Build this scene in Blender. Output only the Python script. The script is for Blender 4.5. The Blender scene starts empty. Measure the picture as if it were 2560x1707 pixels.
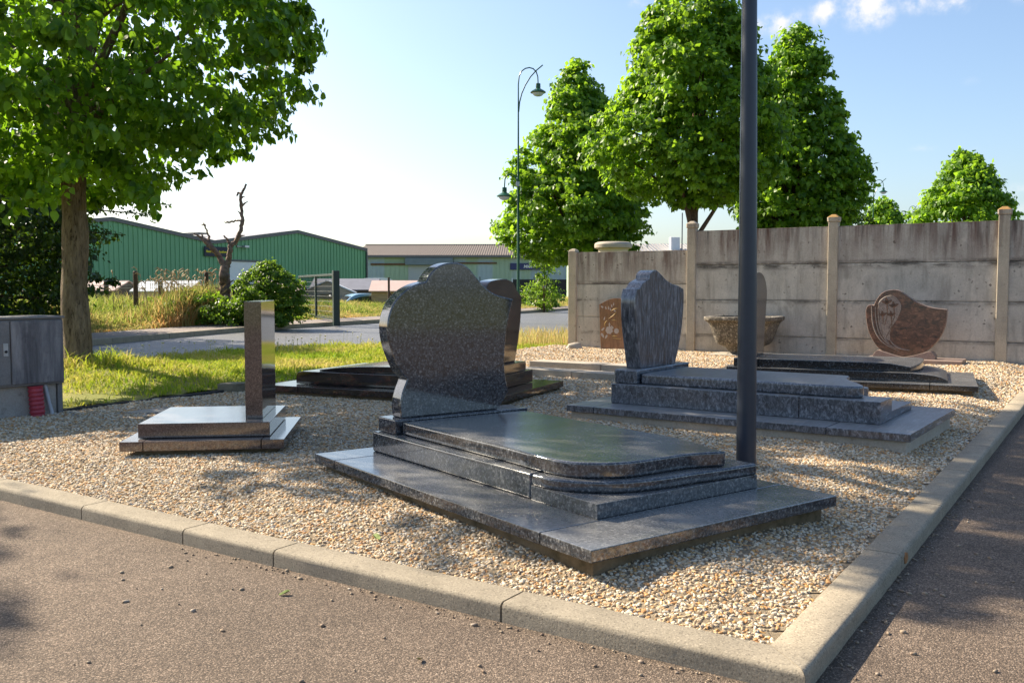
import bpy, bmesh, math, random
import numpy as np
from mathutils import Vector, Matrix, Quaternion

random.seed(7)
rng = np.random.default_rng(11)
R = math.radians
scene = bpy.context.scene
C = scene.collection

# ------------------------------------------------------------------ camera
cam_d = bpy.data.cameras.new('camera')
cam_d.sensor_width = 36.0
cam_d.lens = 32.2
cam_d.clip_end = 3000
cam = bpy.data.objects.new('camera', cam_d)
C.objects.link(cam)
cam.location = (0, 0, 1.13)
cam.rotation_euler = (R(90 - 3.336), 0, 0)
scene.camera = cam

# ------------------------------------------------------------------ sky + sun
SUN_AZ, SUN_EL = -57.8, 35.0          # azimuth from +Y, clockwise positive
SKY_STRENGTH = 0.094
world = bpy.data.worlds.new('World')
scene.world = world
world.use_nodes = True
wt = world.node_tree
wn, wl = wt.nodes, wt.links
wn.clear()
w_out = wn.new('ShaderNodeOutputWorld')
w_bg = wn.new('ShaderNodeBackground')
w_bg.inputs['Strength'].default_value = SKY_STRENGTH
sky = wn.new('ShaderNodeTexSky')
sky.sky_type = 'NISHITA'
sky.sun_disc = False
sky.sun_elevation = R(SUN_EL)
sky.sun_rotation = R(SUN_AZ)
sky.altitude = 60
sky.air_density = 1.0
sky.dust_density = 1.9
sky.ozone_density = 2.6
wl.new(w_bg.outputs[0], w_out.inputs[0])


def px_dir(u, v):
    """direction of a point of the sky, from its bearing and height"""
    a = (u - 1280) / 2290.0
    b = (853.5 - v) / 2290.0
    p = R(3.336)
    d = Vector((a, math.cos(p) + b * math.sin(p), -math.sin(p) + b * math.cos(p)))
    return d.normalized()


w_tc = wn.new('ShaderNodeTexCoord')
w_n1 = wn.new('ShaderNodeTexNoise')
w_n1.inputs['Scale'].default_value = 42
w_n1.inputs['Detail'].default_value = 7
w_n1.inputs['Roughness'].default_value = 0.62
wl.new(w_tc.outputs['Generated'], w_n1.inputs['Vector'])
CLOUDS = [  # bearing as seen, half width, squash, density
    ((1950, 55), .021, .75, 1.0), ((1985, 40), .014, .8, .8), ((1900, 68), .015, .8, .8),
    ((2063, 26), .017, .9, 1.15), ((2170, 12), .027, 1.0, 1.15), ((2200, 30), .014, .9, .9),
    ((2350, 16), .013, .8, .75), ((2398, -4), .018, .8, .9), ((2290, -8), .02, .8, .9),
    ((1600, 8), .016, .5, .5), ((1590, 108), .010, .8, .6),
    ((2300, 372), .022, .28, .32), ((2435, 372), .014, .3, .28), ((2420, 205), .03, .3, .22),
    ((2548, 475), .02, .5, .5), ((2550, 520), .022, .5, .45), ((1262, 172), .016, .22, .28),
    ((2600, -60), .03, .8, 1.0), ((1750, -90), .03, .7, 1.0), ((2900, 60), .04, .6, .9),
    ((700, -260), .05, .5, .8), ((-300, -200), .05, .5, .8), ((3300, 250), .04, .5, .8),
]
prev = None
for (uv, r, sq, dens) in CLOUDS:
    d = px_dir(*uv)
    sub = wn.new('ShaderNodeVectorMath'); sub.operation = 'SUBTRACT'
    wl.new(w_tc.outputs['Generated'], sub.inputs[0])
    sub.inputs[1].default_value = d
    sc = wn.new('ShaderNodeVectorMath'); sc.operation = 'MULTIPLY'
    wl.new(sub.outputs[0], sc.inputs[0])
    sc.inputs[1].default_value = (1 / r, 1 / r, 1 / (r * sq))
    ln = wn.new('ShaderNodeVectorMath'); ln.operation = 'LENGTH'
    wl.new(sc.outputs[0], ln.inputs[0])
    mr = wn.new('ShaderNodeMapRange')
    mr.inputs['From Min'].default_value = 1.35
    mr.inputs['From Max'].default_value = 0.0
    mr.inputs['To Min'].default_value = 0.0
    mr.inputs['To Max'].default_value = dens
    wl.new(ln.outputs['Value'], mr.inputs['Value'])
    if prev is None:
        prev = mr.outputs[0]
    else:
        mx = wn.new('ShaderNodeMath'); mx.operation = 'MAXIMUM'
        wl.new(prev, mx.inputs[0]); wl.new(mr.outputs[0], mx.inputs[1])
        prev = mx.outputs[0]
w_na = wn.new('ShaderNodeMath'); w_na.operation = 'MULTIPLY_ADD'
wl.new(w_n1.outputs['Fac'], w_na.inputs[0])
w_na.inputs[1].default_value = 4.6
w_na.inputs[2].default_value = -2.35
w_mul = wn.new('ShaderNodeMath'); w_mul.operation = 'MULTIPLY_ADD'
wl.new(prev, w_mul.inputs[0])
wl.new(w_na.outputs[0], w_mul.inputs[1])
wl.new(prev, w_mul.inputs[2])
w_mask = wn.new('ShaderNodeMapRange'); w_mask.interpolation_type = 'SMOOTHSTEP'
w_mask.inputs['From Min'].default_value = 0.12
w_mask.inputs['From Max'].default_value = 1.25
wl.new(w_mul.outputs[0], w_mask.inputs['Value'])
w_mix = wn.new('ShaderNodeMix'); w_mix.data_type = 'RGBA'
wl.new(w_mask.outputs[0], w_mix.inputs['Factor'])
wl.new(sky.outputs[0], w_mix.inputs['A'])
w_mix.inputs['B'].default_value = (4.6, 4.6, 4.8, 1)
wl.new(w_mix.outputs['Result'], w_bg.inputs['Color'])

sun_d = bpy.data.lights.new('sun', 'SUN')
sun_d.energy = 5.0
sun_d.angle = R(0.53)
sun_d.color = (1.0, 0.87, 0.68)
sun = bpy.data.objects.new('sun', sun_d)
C.objects.link(sun)
S = Vector((math.sin(R(SUN_AZ)) * math.cos(R(SUN_EL)), math.cos(R(SUN_AZ)) * math.cos(R(SUN_EL)), math.sin(R(SUN_EL))))
sun.rotation_euler = S.to_track_quat('Z', 'Y').to_euler()
sun.location = S * 60

scene.view_settings.view_transform = 'Standard'
scene.view_settings.look = 'None'
scene.view_settings.exposure = 1.25
scene.view_settings.gamma = 1
scene.view_settings.use_curve_mapping = False
scene.render.engine = 'CYCLES'
scene.cycles.use_denoising = True
scene.cycles.max_bounces = 8
scene.cycles.transparent_max_bounces = 8
scene.cycles.caustics_reflective = False
scene.cycles.caustics_refractive = False


# ------------------------------------------------------------------ helpers
def tag(o, label=None, cat=None, group=None, kind=None):
    if label: o['label'] = label
    if cat: o['category'] = cat
    if group: o['group'] = group
    if kind: o['kind'] = kind
    return o


def thing(name, label, cat, loc=(0, 0, 0), rz=0.0, group=None):
    o = bpy.data.objects.new(name, None)
    o.empty_display_size = .2
    C.objects.link(o)
    o.location = loc
    o.rotation_euler = (0, 0, rz)
    return tag(o, label, cat, group)


def link(name, me, mat=None, parent=None, loc=None, rot=None):
    o = bpy.data.objects.new(name, me)
    C.objects.link(o)
    if mat is not None and len(me.materials) == 0:
        me.materials.append(mat)
    if parent is not None:
        o.parent = parent
    if loc is not None: o.location = loc
    if rot is not None: o.rotation_euler = rot
    return o


def bm_obj(name, bm, mat, parent=None, smooth_angle=35, loc=None, rot=None):
    bm.normal_update()
    for f in bm.faces: f.smooth = True
    lim = R(smooth_angle)
    for e in bm.edges:
        if len(e.link_faces) == 2:
            e.smooth = e.calc_face_angle(0) < lim
        else:
            e.smooth = False
    me = bpy.data.meshes.new(name)
    bm.to_mesh(me)
    bm.free()
    o = link(name, me, mat, parent, loc, rot)
    if smooth_angle == 35:
        wm_ = o.modifiers.new('weighted', 'WEIGHTED_NORMAL'); wm_.keep_sharp = True; wm_.weight = 100
    return o


def np_mesh(name, verts, loops, starts, totals, attrs=None, smooth=False):
    me = bpy.data.meshes.new(name)
    verts = np.ascontiguousarray(verts, dtype=np.float32)
    loops = np.ascontiguousarray(loops, dtype=np.int32)
    me.vertices.add(len(verts)); me.vertices.foreach_set('co', verts.ravel())
    me.loops.add(len(loops)); me.loops.foreach_set('vertex_index', loops)
    me.polygons.add(len(starts))
    me.polygons.foreach_set('loop_start', np.ascontiguousarray(starts, dtype=np.int32))
    if attrs:
        for k, v in attrs.items():
            a = me.attributes.new(k, 'FLOAT', 'POINT')
            a.data.foreach_set('value', np.ascontiguousarray(v, dtype=np.float32))
    me.update(calc_edges=True)
    if smooth:
        me.polygons.foreach_set('use_smooth', np.ones(len(starts), dtype=bool))
    me.validate()
    return me


def crv(pts, n=6, closed=True):
    """outline through points; a third element marks a sharp corner"""
    P = [(p[0], p[1]) for p in pts]
    K = [len(p) > 2 for p in pts]
    N = len(P)
    out = []
    rngN = N if closed else N - 1
    for i in range(rngN):
        p1 = np.array(P[i]); p2 = np.array(P[(i + 1) % N])
        if K[i] and K[(i + 1) % N]:
            out.append(tuple(p1)); continue
        p0 = p1 if (K[i] or (not closed and i == 0)) else np.array(P[i - 1])
        p3 = p2 if (K[(i + 1) % N] or (not closed and i == N - 2)) else np.array(P[(i + 2) % N])
        if K[i] or (not closed and i == 0): p0 = 2 * p1 - p2
        if K[(i + 1) % N] or (not closed and i == N - 2): p3 = 2 * p2 - p1
        for k in range(n):
            t = k / n
            q = .5 * ((2 * p1) + (-p0 + p2) * t + (2 * p0 - 5 * p1 + 4 * p2 - p3) * t * t + (-p0 + 3 * p1 - 3 * p2 + p3) * t ** 3)
            out.append(tuple(q))
    if not closed: out.append(P[-1])
    return out


def bm_prism(outline, a, b, plane='xy', bev=0.004, seg=2, bm=None, ang=28):
    """closed solid: outline in a plane, pushed from a to b along the third axis"""
    own = bm is None
    if own: bm = bmesh.new()
    m = {'xy': lambda p, w: (p[0], p[1], w), 'xz': lambda p, w: (p[0], w, p[1]), 'yz': lambda p, w: (w, p[0], p[1])}[plane]
    lo = [bm.verts.new(m(p, a)) for p in outline]
    hi = [bm.verts.new(m(p, b)) for p in outline]
    n = len(outline)
    fs = [bm.faces.new(lo), bm.faces.new(hi)]
    for i in range(n):
        fs.append(bm.faces.new((lo[i], lo[(i + 1) % n], hi[(i + 1) % n], hi[i])))
    bmesh.ops.recalc_face_normals(bm, faces=fs)
    if bev > 0:
        bm.normal_update()
        es = set()
        for f in fs:
            for e in f.edges:
                if len(e.link_faces) == 2 and e.calc_face_angle(0) > R(ang): es.add(e)
        bmesh.ops.bevel(bm, geom=list(es), offset=bev, segments=seg, profile=.5, affect='EDGES', clamp_overlap=True)
    return bm


def rect(x0, y0, x1, y1):
    return [(x0, y0), (x1, y0), (x1, y1), (x0, y1)]


def bm_box(x0, y0, z0, x1, y1, z1, bev=0.003, seg=2, bm=None):
    return bm_prism(rect(x0, y0, x1, y1), z0, z1, 'xy', bev, seg, bm)


def box(name, x0, y0, z0, x1, y1, z1, mat, parent=None, bev=.003, seg=2, **k):
    return bm_obj(name, bm_box(x0, y0, z0, x1, y1, z1, bev, seg), mat, parent, **k)


def bm_tube(bm, pts, radii, n=8, cap=True, wob=0.0):
    pts = [Vector(p) for p in pts]
    if not hasattr(radii, '__len__'): radii = [radii] * len(pts)
    rings = []
    up = Vector((0, 0, 1))
    prev_x = None
    for i, p in enumerate(pts):
        if i == 0: t = pts[1] - pts[0]
        elif i == len(pts) - 1: t = pts[-1] - pts[-2]
        else: t = pts[i + 1] - pts[i - 1]
        t.normalize()
        if prev_x is None:
            a = up if abs(t.z) < .95 else Vector((1, 0, 0))
            x = t.cross(a).normalized()
        else:
            x = (prev_x - t * prev_x.dot(t)).normalized()
        prev_x = x
        y = t.cross(x)
        ring = []
        for k in range(n):
            a = 2 * math.pi * k / n
            r = radii[i] * (1 + (random.uniform(-wob, wob) if wob else 0))
            ring.append(bm.verts.new(p + (x * math.cos(a) + y * math.sin(a)) * r))
        rings.append(ring)
    for i in range(len(rings) - 1):
        for k in range(n):
            bm.faces.new((rings[i][k], rings[i][(k + 1) % n], rings[i + 1][(k + 1) % n], rings[i + 1][k]))
    if cap:
        bm.faces.new(list(reversed(rings[0])))
        bm.faces.new(rings[-1])
    return bm


def tube(name, pts, radii, mat, parent=None, n=10, wob=0.0, **k):
    return bm_obj(name, bm_tube(bmesh.new(), pts, radii, n, True, wob), mat, parent, **k)


def bm_lathe(prof, n=24, bm=None, squash=1.0):
    if bm is None: bm = bmesh.new()
    rings = []
    for (r, z) in prof:
        rings.append([bm.verts.new((r * math.cos(2 * math.pi * k / n), squash * r * math.sin(2 * math.pi * k / n), z)) for k in range(n)])
    for i in range(len(rings) - 1):
        for k in range(n):
            bm.faces.new((rings[i][k], rings[i][(k + 1) % n], rings[i + 1][(k + 1) % n], rings[i + 1][k]))
    bm.faces.new(list(reversed(rings[0]))); bm.faces.new(rings[-1])
    bmesh.ops.recalc_face_normals(bm, faces=bm.faces)
    return bm


# ------------------------------------------------------------------ materials
class Mat:
    def __init__(s, name, rough=.6, spec=.5):
        s.m = bpy.data.materials.new(name)
        s.m.use_nodes = True
        s.t = s.m.node_tree
        s.N, s.L = s.t.nodes, s.t.links
        s.b = s.N['Principled BSDF']
        s.b.inputs['Roughness'].default_value = rough
        s.b.inputs['Specular IOR Level'].default_value = spec
        s.out = s.N['Material Output']

    def n(s, typ, **k):
        nd = s.N.new('ShaderNode' + typ)
        for a, v in k.items():
            setattr(nd, a, v)
        return nd

    def co(s, kind='Object', scale=(1, 1, 1), rot=(0, 0, 0), loc=(0, 0, 0)):
        if kind == 'World':
            tc = s.n('NewGeometry').outputs['Position']
        else:
            tc = s.n('TexCoord').outputs[kind]
        mp = s.n('Mapping')
        mp.inputs['Scale'].default_value = scale
        mp.inputs['Rotation'].default_value = rot
        mp.inputs['Location'].default_value = loc
        s.L.new(tc, mp.inputs['Vector'])
        return mp.outputs[0]

    def noise(s, co, scale, detail=4, rough=.55, dist=0.0):
        nd = s.n('TexNoise')
        nd.inputs['Scale'].default_value = scale
        nd.inputs['Detail'].default_value = detail
        nd.inputs['Roughness'].default_value = rough
        nd.inputs['Distortion'].default_value = dist
        s.L.new(co, nd.inputs['Vector'])
        return nd.outputs['Fac']

    def voro(s, co, scale, feature='F1', out='Color'):
        nd = s.n('TexVoronoi', feature=feature)
        nd.inputs['Scale'].default_value = scale
        s.L.new(co, nd.inputs['Vector'])
        return nd.outputs[out]

    def ramp(s, fac, stops, interp='LINEAR'):
        nd = s.n('ValToRGB')
        nd.color_ramp.interpolation = interp
        el = nd.color_ramp.elements
        while len(el) > 1: el.remove(el[-1])
        el[0].position = stops[0][0]
        c = stops[0][1]; el[0].color = (*c, 1) if len(c) == 3 else c
        for p, c in stops[1:]:
            e = el.new(p); e.color = (*c, 1) if len(c) == 3 else c
        s.L.new(fac, nd.inputs['Fac'])
        return nd.outputs['Color']

    def mix(s, a, b, f, mode='MIX'):
        nd = s.n('Mix', data_type='RGBA', blend_type=mode)
        for key, v in (('A', a), ('B', b)):
            if isinstance(v, (tuple, list)): nd.inputs[key].default_value = (*v, 1)
            else: s.L.new(v, nd.inputs[key])
        if isinstance(f, (int, float)): nd.inputs['Factor'].default_value = f
        else: s.L.new(f, nd.inputs['Factor'])
        return nd.outputs['Result']

    def math(s, op, a, b=0.0, c=None):
        nd = s.n('Math', operation=op)
        for i, v in enumerate((a, b, c)):
            if v is None: continue
            if isinstance(v, (int, float)): nd.inputs[i].default_value = v
            else: s.L.new(v, nd.inputs[i])
        return nd.outputs[0]

    def maprange(s, v, a, b, c=0.0, d=1.0, smooth=True):
        nd = s.n('MapRange')
        if smooth: nd.interpolation_type = 'SMOOTHSTEP'
        for k, x in zip(('From Min', 'From Max', 'To Min', 'To Max'), (a, b, c, d)): nd.inputs[k].default_value = x
        s.L.new(v, nd.inputs['Value'])
        return nd.outputs[0]

    def sep(s, co):
        nd = s.n('SeparateXYZ'); s.L.new(co, nd.inputs[0])
        return nd.outputs

    def color(s, c):
        if isinstance(c, (tuple, list)): s.b.inputs['Base Color'].default_value = (*c[:3], 1)
        else: s.L.new(c, s.b.inputs['Base Color'])
        return s

    def rough(s, v):
        if isinstance(v, (int, float)): s.b.inputs['Roughness'].default_value = v
        else: s.L.new(v, s.b.inputs['Roughness'])

    def bump(s, h, strength=.3, dist=.01):
        nd = s.n('Bump')
        nd.inputs['Strength'].default_value = strength
        nd.inputs['Distance'].default_value = dist
        s.L.new(h, nd.inputs['Height'])
        s.L.new(nd.outputs[0], s.b.inputs['Normal'])
        return s


def plain(name, col, rough=.6, var=.12, scale=30, spec=.5, metal=0.0):
    k = Mat(name, rough, spec)
    co = k.co('Object')
    f = k.noise(co, scale, 4)
    lo = tuple(c * (1 - var) for c in col); hi = tuple(min(1, c * (1 + var)) for c in col)
    k.color(k.ramp(f, [(.3, lo), (.7, hi)]))
    k.b.inputs['Metallic'].default_value = metal
    return k.m


def granite_fleck(name, dark, mid, light, scale=85, rough=.10, dust=.10):
    k = Mat(name, rough, 1.0)
    co = k.co('Object')
    n0 = k.noise(co, scale * .9, 3, .7)
    base = k.ramp(n0, [(.36, dark), (.55, mid), (.72, light)])
    v = k.voro(co, scale * 1.25)
    vs = k.sep(v)
    fl = k.math('GREATER_THAN', vs[0], .93)
    base = k.mix(base, light, k.math('MULTIPLY', fl, .6))
    v2 = k.sep(k.voro(co, scale * .7))
    dk = k.math('GREATER_THAN', v2[1], .72)
    base = k.mix(base, dark, k.math('MULTIPLY', dk, .8))
    # light dust lying on faces that look up
    g = k.n('NewGeometry')
    nz = k.sep(g.outputs['Normal'])[2]
    up = k.maprange(nz, .8, .98)
    dn = k.noise(k.co('Object'), 3.0, 5, .6)
    df = k.math('MULTIPLY', up, k.maprange(dn, .3, .75, .75 * dust, 1.2 * dust))
    base = k.mix(base, (.36, .35, .33), df)
    k.color(base)
    k.rough(k.math('ADD', k.math('MULTIPLY', df, .40), rough))
    return k.m


def granite_vein(name, c0, c1, c2, rot=(0, 0, 0), stretch=(1, 9, 9), scale=2.2, rough=.16, dust=.12):
    k = Mat(name, rough, 1.0)
    co = k.co('Object', stretch, rot)
    n0 = k.noise(co, scale, 8, .68, .9)
    base = k.ramp(n0, [(.34, c0), (.50, c1), (.68, c2)])
    sp = k.noise(k.co('Object'), 190, 2)
    base = k.mix(base, k.ramp(sp, [(.3, (.55, .55, .55)), (.7, (1.35, 1.35, 1.35))]), .55, 'MULTIPLY')
    g = k.n('NewGeometry')
    nz = k.sep(g.outputs['Normal'])[2]
    up = k.maprange(nz, .8, .98)
    dn = k.noise(k.co('Object'), 3.0, 5, .6)
    df = k.math('MULTIPLY', up, k.maprange(dn, .3, .75, .75 * dust, 1.2 * dust))
    base = k.mix(base, (.36, .35, .33), df)
    k.color(base)
    k.rough(k.math('ADD', k.math('MULTIPLY', df, .40), rough))
    return k.m


def concrete(name, col=(.36, .33, .28), scale=1.0, dirt=(.11, .095, .075), rough=.9, moss=False, streak=0.0, top=None, speck=0.0, joints=None):
    k = Mat(name, rough, .25)
    co = k.co('World')
    n1 = k.noise(co, 2.4 * scale, 7, .62)
    n2 = k.noise(co, 55 * scale, 4, .7)
    n3 = k.noise(co, 9 * scale, 6, .65)
    base = k.ramp(n1, [(.3, tuple(c * .82 for c in col)), (.7, tuple(c * 1.12 for c in col))])
    base = k.mix(base, k.ramp(n2, [(.3, (.72, .72, .72)), (.7, (1.22, 1.22, 1.22))]), .6, 'MULTIPLY')
    base = k.mix(base, dirt, k.maprange(n3, .56, .78, 0, .6))
    if moss:
        base = k.mix(base, (.055, .045, .022), k.maprange(k.noise(co, 5, 6, .7), .42, .66, 0, .85))
    if speck:
        pv = k.sep(k.voro(co, 210))[0]
        base = k.mix(base, tuple(c * .38 for c in col), k.math('MULTIPLY', k.math('GREATER_THAN', pv, .90), speck))
        base = k.mix(base, tuple(min(1, c * 1.5) for c in col), k.math('MULTIPLY', k.math('LESS_THAN', pv, .07), speck))
    if joints:
        z = k.sep(k.co('World'))[2]
        for zj, wd, amt in joints:
            dz = k.math('ABSOLUTE', k.math('SUBTRACT', z, zj))
            jn_ = k.noise(k.co('World', (1.6, 1.6, 5)), 1.7, 6, .7)
            fj_ = k.math('MULTIPLY', k.maprange(dz, wd, 0, 0, 1), k.maprange(jn_, .36, .62, 0, 1))
            base = k.mix(base, (.05, .045, .04), k.math('MULTIPLY', fj_, amt))
        s3 = k.noise(k.co('World', (3.5, 3.5, .5), loc=(7, 2, 0)), 1.8, 7, .7, .3)
        base = k.mix(base, tuple(c * .60 for c in col), k.maprange(s3, .46, .70, 0, .95))
        s4 = k.noise(k.co('World', (2.2, 2.2, 1.6), loc=(1, 9, 0)), 1.4, 7, .68, .5)
        base = k.mix(base, tuple(min(1, c * 1.28) for c in col), k.maprange(s4, .52, .70, 0, .6))
        pk = k.sep(k.voro(k.co('World'), 38))[0]
        base = k.mix(base, (.07, .06, .05), k.math('MULTIPLY', k.math('GREATER_THAN', pk, .978), k.maprange(s4, .45, .6, 0, .7)))
    if streak:
        cs = k.co('World', (5, 5, .45))
        s1 = k.noise(cs, 1.6, 6, .65, .2)
        z = k.sep(k.co('World'))[2]
        hgt = k.maprange(z, top - .75, top - .02, 0, 1)
        big_ = k.noise(k.co('World', (1, 1, .3)), .9, 3, .6)
        f = k.math('MULTIPLY', k.math('MULTIPLY', k.maprange(s1, .40, .64), hgt), k.maprange(big_, .36, .54, .42, 1))
        base = k.mix(base, (.115, .062, .048), k.math('MULTIPLY', f, streak))
        s2 = k.noise(k.co('World', (8, 8, .7), loc=(3, 1, 0)), 1.5, 6, .65, .2)
        f2 = k.math('MULTIPLY', k.maprange(s2, .5, .72), k.maprange(z, top - .45, top, 0, 1))
        base = k.mix(base, (.075, .07, .062), k.math('MULTIPLY', f2, streak * .85))
    k.color(base)
    k.bump(k.math('ADD', n2, k.math('MULTIPLY', n3, .6)), .35, .006)
    return k.m


M = {}
M['g_blue'] = granite_fleck('granite_dark_blue', (.020, .024, .030), (.070, .076, .086), (.23, .23, .23), 98, .08, .30)
M['g_black'] = granite_fleck('granite_black', (.006, .007, .009), (.016, .018, .022), (.13, .14, .15), 80, .14, .30)
M['g_brown'] = granite_fleck('granite_brown', (.060, .040, .034), (.12, .085, .074), (.22, .17, .15), 170, .08, .14)
M['g_vein'] = granite_vein('granite_blue_veined', (.022, .026, .034), (.080, .090, .108), (.28, .30, .34), (R(35), R(25), R(20)), (2.0, 16, 9), 3.4, .20, .34)
M['g_vein_up'] = granite_vein('granite_blue_veined_upright', (.024, .027, .035), (.078, .083, .098), (.28, .29, .32), (0, R(16), 0), (15, 15, 2.4), 3.0, .18, .2)
M['g_redblack'] = granite_vein('granite_black_red', (.008, .006, .006), (.022, .014, .012), (.10, .035, .024), (0, 0, R(15)), (1.5, 3, 6), 2.0, .07, .10)
M['g_multi'] = granite_vein('granite_red_brown', (.030, .022, .022), (.105, .055, .040), (.24, .12, .085), (R(12), 0, 0), (3, 2.2, 4.2), 5.5, .2, .1)
M['g_multi_edge'] = granite_fleck('granite_red_rough', (.20, .13, .10), (.28, .19, .15), (.36, .27, .22), 150, .55, .1)
M['g_rose'] = granite_vein('granite_red', (.10, .038, .020), (.19, .075, .036), (.27, .115, .06), (0, 0, 0), (6, 6, 1.2), 3.0, .25, .1)
M['etch'] = plain('etched_stone', (.42, .36, .33), .8, .15, 60)
M['gilt'] = plain('gilt_line', (.50, .33, .10), .5, .15, 40)
M['frost'] = granite_fleck('frosted_stone', (.12, .09, .08), (.26, .21, .18), (.40, .35, .31), 150, .6, .1)
M['plinth'] = concrete('concrete_plinth', (.17, .13, .08), 1.4, (.045, .038, .024), .95, True)
M['kerb'] = concrete('concrete_kerb', (.32, .275, .205), 2.6, (.15, .13, .10), speck=.55)
M['beam'] = concrete('concrete_beam', (.42, .37, .30), 1.2, (.16, .13, .09))
JT = ((1.46, .09, .9), (.93, .06, .75), (.395, .05, .6), (.12, .07, .5))
M['wall'] = concrete('concrete_wall', (.51, .475, .415), 1.0, (.22, .19, .15), joints=JT)
M['wall_top'] = concrete('concrete_wall_stained', (.47, .43, .375), 1.0, (.20, .175, .14), streak=.95, top=2.03, joints=((1.50, .06, .8), (2.02, .03, .7)))
M['wall_top_low'] = concrete('concrete_wall_low_stained', (.47, .43, .375), 1.0, (.17, .15, .12), streak=.85, top=1.73, joints=((1.21, .06, .8), (1.72, .03, .7)))
M['post'] = concrete('concrete_post', (.47, .41, .32), 1.3, (.15, .12, .095), streak=.6, top=2.15)
M['lichen'] = concrete('lichen_cap', (.36, .21, .075), 4, (.26, .22, .16))
M['urn'] = granite_fleck('pebble_dash', (.06, .050, .036), (.13, .11, .082), (.42, .38, .31), 45, .9, .2)
M['urn_stone'] = concrete('urn_foot', (.42, .37, .30), 2.0)
M['pole'] = plain('painted_steel_dark_blue', (.020, .028, .046), .38, .08, 20)
M['green_paint'] = plain('green_paint', (.012, .085, .045), .35, .12, 20)
M['green_dark'] = plain('dark_green_paint', (.004, .022, .018), .45, .12, 20)
M['glass_dome'] = plain('lamp_glass', (.62, .66, .66), .12, .05, 10)
M['black'] = plain('black_rubber', (.012, .012, .013), .6, .2, 20)
M['white'] = plain('white_paint', (.72, .73, .74), .5, .05, 5)
M['wood_old'] = plain('old_wood', (.075, .05, .035), .9, .35, 14)
M['deadwood'] = plain('dead_wood', (.19, .125, .09), .9, .5, 12)
M['steel'] = plain('galvanised', (.40, .41, .42), .4, .1, 30, metal=.7)
M['red_plastic'] = plain('red_conduit', (.36, .035, .055), .45, .1, 15)
M['grey_plastic'] = plain('grey_pipe', (.42, .44, .46), .5, .08, 15)
M['sign_dark'] = plain('sign_navy', (.010, .013, .035), .5, .05, 5)
M['sign_yellow'] = plain('sign_yellow', (.75, .62, .03), .6, .05, 5)
M['sign_red'] = plain('sign_red', (.55, .04, .03), .6, .05, 5)
M['sign_blue'] = plain('sign_blue', (.02, .03, .12), .5, .05, 5)
M['orange_mark'] = plain('orange_mark', (.33, .14, .04), .6, .1, 20)
M['edging'] = plain('black_edging', (.03, .03, .03), .7, .2, 10)


def bark(name, a, b, lich=True):
    k = Mat(name, .95, .2)
    co = k.co('Object', (9, 9, 2.0))
    n1 = k.noise(co, 1.7, 8, .68, .5)
    v = k.noise(k.co('Object', (26, 26, 4.5)), 1.6, 7, .7, 1.0)
    base = k.ramp(n1, [(.32, a), (.68, b)])
    base = k.mix(base, tuple(c * .40 for c in a), k.maprange(v, .36, .50, .9, 0))
    if lich:
        base = k.mix(base, (.20, .15, .05), k.maprange(k.noise(k.co('Object'), 4.5, 5, .6), .6, .72, 0, .5))
    k.color(base)
    k.bump(k.math('ADD', v, k.math('MULTIPLY', n1, .5)), 1.0, .035)
    return k.m


M['bark'] = bark('linden_bark', (.10, .075, .053), (.30, .235, .165))
M['bark_far'] = bark('linden_bark_brown', (.085, .055, .036), (.18, .12, .08), False)


def leaf_mat(name, dark, light, trans, tw=.45, rough=.45):
    k = Mat(name, rough, .4)
    a = k.n('Attribute', attribute_name='tint')
    c = k.ramp(a.outputs['Fac'], [(0, dark), (1, light)])
    k.color(c)
    tr = k.n('BsdfTranslucent')
    tc = k.ramp(a.outputs['Fac'], [(0, tuple(x * .7 for x in trans)), (1, tuple(x * 1.2 for x in trans))])
    k.L.new(tc, tr.inputs['Color'])
    mx = k.n('MixShader'); mx.inputs[0].default_value = tw
    k.L.new(k.b.outputs[0], mx.inputs[1]); k.L.new(tr.outputs[0], mx.inputs[2])
    k.L.new(mx.outputs[0], k.out.inputs['Surface'])
    return k.m


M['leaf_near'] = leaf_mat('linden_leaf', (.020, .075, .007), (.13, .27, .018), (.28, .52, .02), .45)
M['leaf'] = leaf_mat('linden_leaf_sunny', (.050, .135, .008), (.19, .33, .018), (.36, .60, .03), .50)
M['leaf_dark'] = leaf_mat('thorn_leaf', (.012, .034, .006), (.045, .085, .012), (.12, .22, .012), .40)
M['leaf_bush'] = leaf_mat('bush_leaf', (.030, .085, .008), (.14, .25, .02), (.28, .46, .03), .44)


def grass_mat(name, stops):
    k = Mat(name, .7, .25)
    a = k.n('Attribute', attribute_name='tint')
    c = k.ramp(a.outputs['Fac'], stops)
    k.color(c)
    tr = k.n('BsdfTranslucent'); k.L.new(c, tr.inputs['Color'])
    mx = k.n('MixShader'); mx.inputs[0].default_value = .45
    k.L.new(k.b.outputs[0], mx.inputs[1]); k.L.new(tr.outputs[0], mx.inputs[2])
    k.L.new(mx.outputs[0], k.out.inputs['Surface'])
    return k.m


M['grass'] = grass_mat('verge_grass', [(0, (.10, .22, .012)), (.40, (.24, .36, .02)), (.70, (.42, .44, .05)), (1, (.58, .46, .17))])
M['wild'] = grass_mat('wild_grass', [(0, (.10, .21, .015)), (.4, (.26, .34, .05)), (.7, (.45, .40, .12)), (.9, (.58, .45, .20)), (1, (.55, .30, .11))])


def ground_mat(name, stops, scale, rough=.95, bumpd=.02, fine=60):
    k = Mat(name, rough, .2)
    co = k.co('World')
    n = k.noise(co, scale, 8, .65)
    f = k.noise(co, fine, 4, .7)
    c = k.ramp(n, stops)
    c = k.mix(c, k.ramp(f, [(.3, (.6, .6, .6)), (.7, (1.35, 1.35, 1.35))]), .7, 'MULTIPLY')
    k.color(c)
    k.bump(f, .5, bumpd)
    return k.m


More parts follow.
